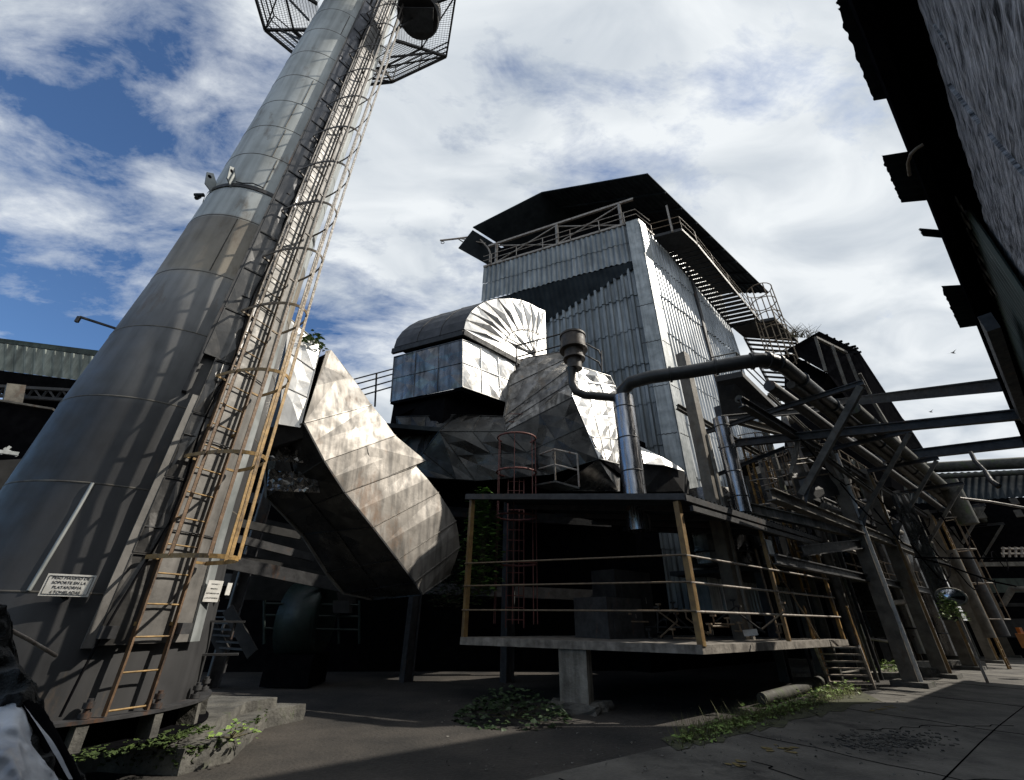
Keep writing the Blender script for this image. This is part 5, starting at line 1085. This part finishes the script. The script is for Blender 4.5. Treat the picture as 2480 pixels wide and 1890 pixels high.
sheet('projecting_sheet', ((2227, 556), (2236, 574), (2300, 580), (2290, 560)))
sheet('projecting_sheet', ((2279, 695), (2325, 795), (2400, 785), (2370, 690)))
m = MB(); m.tube([G(2168, 250, 6.9), G(2206, 368, 6.9)], .012, 5); m.tube([G(2197, 292, 6.85), G(2221, 352, 6.85)], .010, 5); m.build('thin_wires', M_white, WH)
m = MB(); m.tube([G(2236, 350, 6.6), G(2220, 360, 6.6), G(2205, 375, 6.6), G(2199, 395, 6.6), G(2203, 425, 6.6)], .02, 6); m.build('curved_conduit', M_rail, WH)
# splintered slats
for k in range(13):
    t = k / 12; x = 2297 + 92 * t + (k % 2) * 4; y = 462 + 235 * t; m = MB(); a = WP(x, y, (NS.x * .86, NS.y * .86), 51.4); b = a - Z * (.30 + .1 * math.sin(k * 3)) - U * .12; m.beam(a, b, .13, .014, NS); m.build('splintered_slat', M_conclight, WH)
for k, (xa, ya, xb, yb, w_) in enumerate(((2298, 205, 2372, 300, .09), (2395, 325, 2482, 425, .09), (2330, 500, 2445, 690, .10), (2262, 60, 2300, 120, .05))):
    m = MB(); m.beam(WP(xa, ya, (NS.x * .90, NS.y * .90), 51.4), WP(xb, yb, (NS.x * .90, NS.y * .90), 51.4), .015, w_ * .3, NS); m.build('loose_batten', M_fibre, WH)
m = MB(); m.beam(G(2395, 780, 6.0), G(2480, 1012, 6.2), .16, .3); m.build('corner_post', M_dark2, WH)
# unseen tall block added behind the warehouse to shade the near yard
m = MB(); m.prism([off(2.6, 4, 0), off(2.6, 20.2, 0), off(9, 20.2, 0), off(9, 4, 0)], Z * 15.6); m.prism([off(2.6, 20.21, 0), off(2.6, 24.5, 0), off(9, 24.5, 0), off(9, 20.21, 0)], Z * 13.2); m.build('rear_block', M_dark2, WH)

# ================================================================== PLANTS
def leaves(mb, pts, size, rg, droop=.3):
    for p in pts:
        a = rg.uniform(0, 6.283); t = rg.uniform(-.3, .7); d = Vector((math.cos(a), math.sin(a), -droop * rg.random())).normalized(); s_ = size * rg.uniform(.6, 1.3); n = (Z + Vector((rg.uniform(-.6, .6), rg.uniform(-.6, .6), 0))).normalized(); w_ = d.cross(n).normalized() * s_ * .36
        tip = p + d * s_; mid = p + d * s_ * .5 + n * s_ * .08
        q1 = p + d * s_ * .2; 
        mb.add([p, mid + w_, tip, mid - w_, mid - n * s_ * .05, q1 + w_ * .7, q1 - w_ * .7], [(0, 5, 4), (5, 1, 4), (1, 2, 4), (2, 3, 4), (3, 6, 4), (6, 0, 4)])
def plant(name, label, cat, c, r, h, n, size, m_, seed, stems=5, shape='mound'):
    rg = random.Random(seed); c = Vector(c); t = thing(name, label, cat, tuple(c)); pts = []
    for _ in range(n):
        a, q, k = rg.uniform(0, 6.283), math.sqrt(rg.random()), rg.random()
        if shape == 'mound': z = h * (1 - q * q) * (.35 + .65 * k)
        else: z = h * k; q *= math.sin(math.pi * min(1, .15 + k * .85)) ** .6
        pts.append(c + Vector((math.cos(a) * r * q, math.sin(a) * r * q, z + noise.noise(Vector((a * 2, q * 3, seed))) * h * .2)))
    m = MB(); leaves(m, pts, size, rg); m.build('foliage', m_, t)
    m = MB()
    for k in range(stems):
        e = pts[rg.randrange(n)]; m.tube([c + (e - c) * .05, lerp(c, e, .5) + Vector((rg.uniform(-.1, .1), rg.uniform(-.1, .1), 0)) * r, e], [.012, .008, .004], 5)
    m.build('stems', M_stem, t); return t
plant('creeping_bush', 'dense dark leafy mound on the ground left of the concrete pillar', 'bush', G(1240, 1738, 0), 1.1, .5, 620, .12, M_leafdark, 1, 14)
plant('wild_shrub', 'leafy green shrub growing up between the slanting duct and the shelter post', 'shrub', V(1160, 1440, 12.2), .62, 2.6, 1100, .17, M_leaf, 2, 14, 'col')
plant('hanging_shrub', 'small dark shrub low beside the tip of the slanting duct', 'shrub', V(1085, 1460, 12.4), .7, 1.2, 500, .15, M_leafdark, 3, 8, 'col')
plant('duct_top_weed', 'wispy weed sprouting on top of the pale breeching panel', 'weed', V(752, 842, 9.9), .32, .5, 120, .11, M_leaf, 4, 12)
pls = [(270, 1776, .34, .22, 46, .10, 'broad leafed weed on the plinth beside the tarp heap'), (345, 1755, .30, .42, 80, .11, 'tallest leafy weed on the plinth below the ladder foot'), (462, 1728, .16, .24, 36, .09, 'small bright weed between two gussets of the chimney foot'), (560, 1762, .40, .25, 40, .12, 'sprawling weed with round leaves on the right corner of the plinth')]
for k, (x, y, r, h, n, s_, lb) in enumerate(pls): plant('plinth_weed', lb, 'weed', G(x, y + 26, .245), r * .8, h * .9, int(n * 1.4), s_ * .62, M_leafbright, 10 + k, 8)
plant('kerb_weed', 'clump of pale green weeds at the foot of the nearest street column', 'weeds', G(2165, 1632, 0), 1.1, .45, 700, .10, M_leafbright, 20, 10)
plant('mirror_plant', 'yellow green sprig below the convex mirror', 'plant', V(2308, 1500, 22.3), .35, .9, 220, .13, M_leafbright, 21, 6)
for k, (x, y, D, lb) in enumerate(((1945, 812, 29.5, 'dry grass tuft on the left corner of the batten shed roof'),)):
    t = MB(); rg = random.Random(90); c = V(x, y + 6, D)
    for j in range(60):
        d = Vector((rg.uniform(-.9, .9), rg.uniform(-.4, .4), rg.uniform(.4, 1.3))); p = c + Vector((rg.uniform(-.8, .8), 0, 0)); t.tube([p, p + d * .5, p + d + Vector((d.x * .3, 0, -.15))], [.02, .014, .006], 4, caps=False)
    t.build('roof_grass', M_stem, label=lb, cat='grass tuft')
# verge of weeds between deck and road: uncountable ground cover
rg = random.Random(33); m = MB(); gr = MB(); mo = MB()
for _ in range(2300):
    t = rg.random(); x = 1640 + 430 * t + rg.gauss(0, 12); y = 1800 - 122 * t + rg.gauss(0, 7) * (1.4 - t * .8)
    p = G(x, y, 0)
    if rg.random() > .35 + .65 * t: continue
    h = rg.uniform(.02, .16) * (.5 + t) * (1 + .8 * noise.noise(p * 2)); leaves(m, [p + Z * h], rg.choice([.03, .05, .07, .10]), rg)
    if rg.random() < .9:
        d = Vector((rg.uniform(-.6, .6), rg.uniform(-.6, .6), 1)) * rg.uniform(.08, .34); s_ = Vector((.006, .003, 0)); gr.add([p - s_, p + s_, p + d], [(0, 1, 2)])
m.build('verge_weeds', M_leafbright, label='strip of bright leafy weeds along the road edge', cat='weeds', kind='stuff'); gr.build('verge_grass', mat('dry_grass', (0.22, 0.24, 0.09), (0.12, 0.12, 0.05), rough=.7, scale=3, bump=0), label='grass blades among the road edge weeds', cat='grass', kind='stuff')
vg = MB(); n_ = 24; top, bot = [], []
for k in range(n_ + 1):
    t = k / n_; top.append(G(1600 + 480 * t + 8 * math.sin(k * 2.1), 1795 - 118 * t - 6 - 3 * math.sin(k * 1.3), .012)); bot.append(G(1640 + 500 * t + 9 * math.sin(k * 1.7), 1818 - 125 * t + 5 * math.sin(k * 2.7) + 4 * math.sin(k * 5.3), .012))
vg.add(top + bot, [(n_ + 1 + k, n_ + 2 + k, k + 1, k) for k in range(n_)]); vg.build('verge_moss', mat('verge_moss', (0.085, 0.09, 0.045), (0.045, 0.045, 0.03), rough=.95, scale=4, bump=.6), kind='structure')
# leaf litter, pebbles
lt = MB(); rg = random.Random(61)
for _ in range(420):
    x, y = rg.uniform(1050, 2300), rg.uniform(1640, 1885); p = G(x, y, .006); s_ = rg.uniform(.008, .03)
    lt.add([p + Vector((rg.uniform(-1, 1) * s_, rg.uniform(-1, 1) * s_, rg.uniform(0, 1) * s_)) for _ in range(5)], [(0, 1, 2), (2, 3, 4), (0, 2, 4), (1, 3, 4)])
lt.build('litter', M_conc, label='scattered small stones and dead leaves over the yard', cat='litter', kind='stuff')
# two birds far off in the sky
for k, (x, y, D) in enumerate(((2308, 855, 90), (2254, 998, 110))):
    c = V(x, y, D); m = MB(); w_ = Vector((1, .2, 0)); f_ = Vector((.3, -1, 0)).normalized()
    m.tube([c - w_ * .45 + f_ * .0, c, c + w_ * .45], [.02, .11, .04], 6)
    m.add([c + f_ * .1, c - w_ * .2 + f_ * .7 + Z * .25, c - w_ * .3 + f_ * .1, c - w_ * .1 - f_ * .1, c - w_ * .2 - f_ * .7 + Z * .2, c + w_ * .15], [(0, 1, 2), (3, 4, 5)])
    m.build('bird', M_black, label=['small dark bird soaring above the uppermost street beam', 'tiny bird in the sky below the uppermost street beam'][k], cat='bird')

# slack cables strung through the rack
rg = random.Random(123)
cl_ = ['highest slack cable looping under the black pipe', 'second slack cable through the rack columns', 'third slack cable, sagging deepest between the first two columns', 'fourth slack cable, low over the street kerb columns', 'short slack cable near the concrete column', 'thin slack cable reaching the far building']
for k in range(6):
    a0 = -4 + k * 1.2; o = .3 + .35 * k; z = [6.9, 5.6, 4.9, 3.9, 6.2, 5.2][k]; n_ = 16; m = MB()
    m.tube([iw(o if k != 4 else -.5, a0 + (18 if k != 4 else 7) * j / n_, z - .9 * abs(math.sin(math.pi * 3 * j / n_)) + rg.uniform(-.03, .03)) for j in range(n_ + 1)], .022, 5)
    m.build('slack_cable', M_black, label=cl_[k], cat='cable', group='slack cables of the rack')
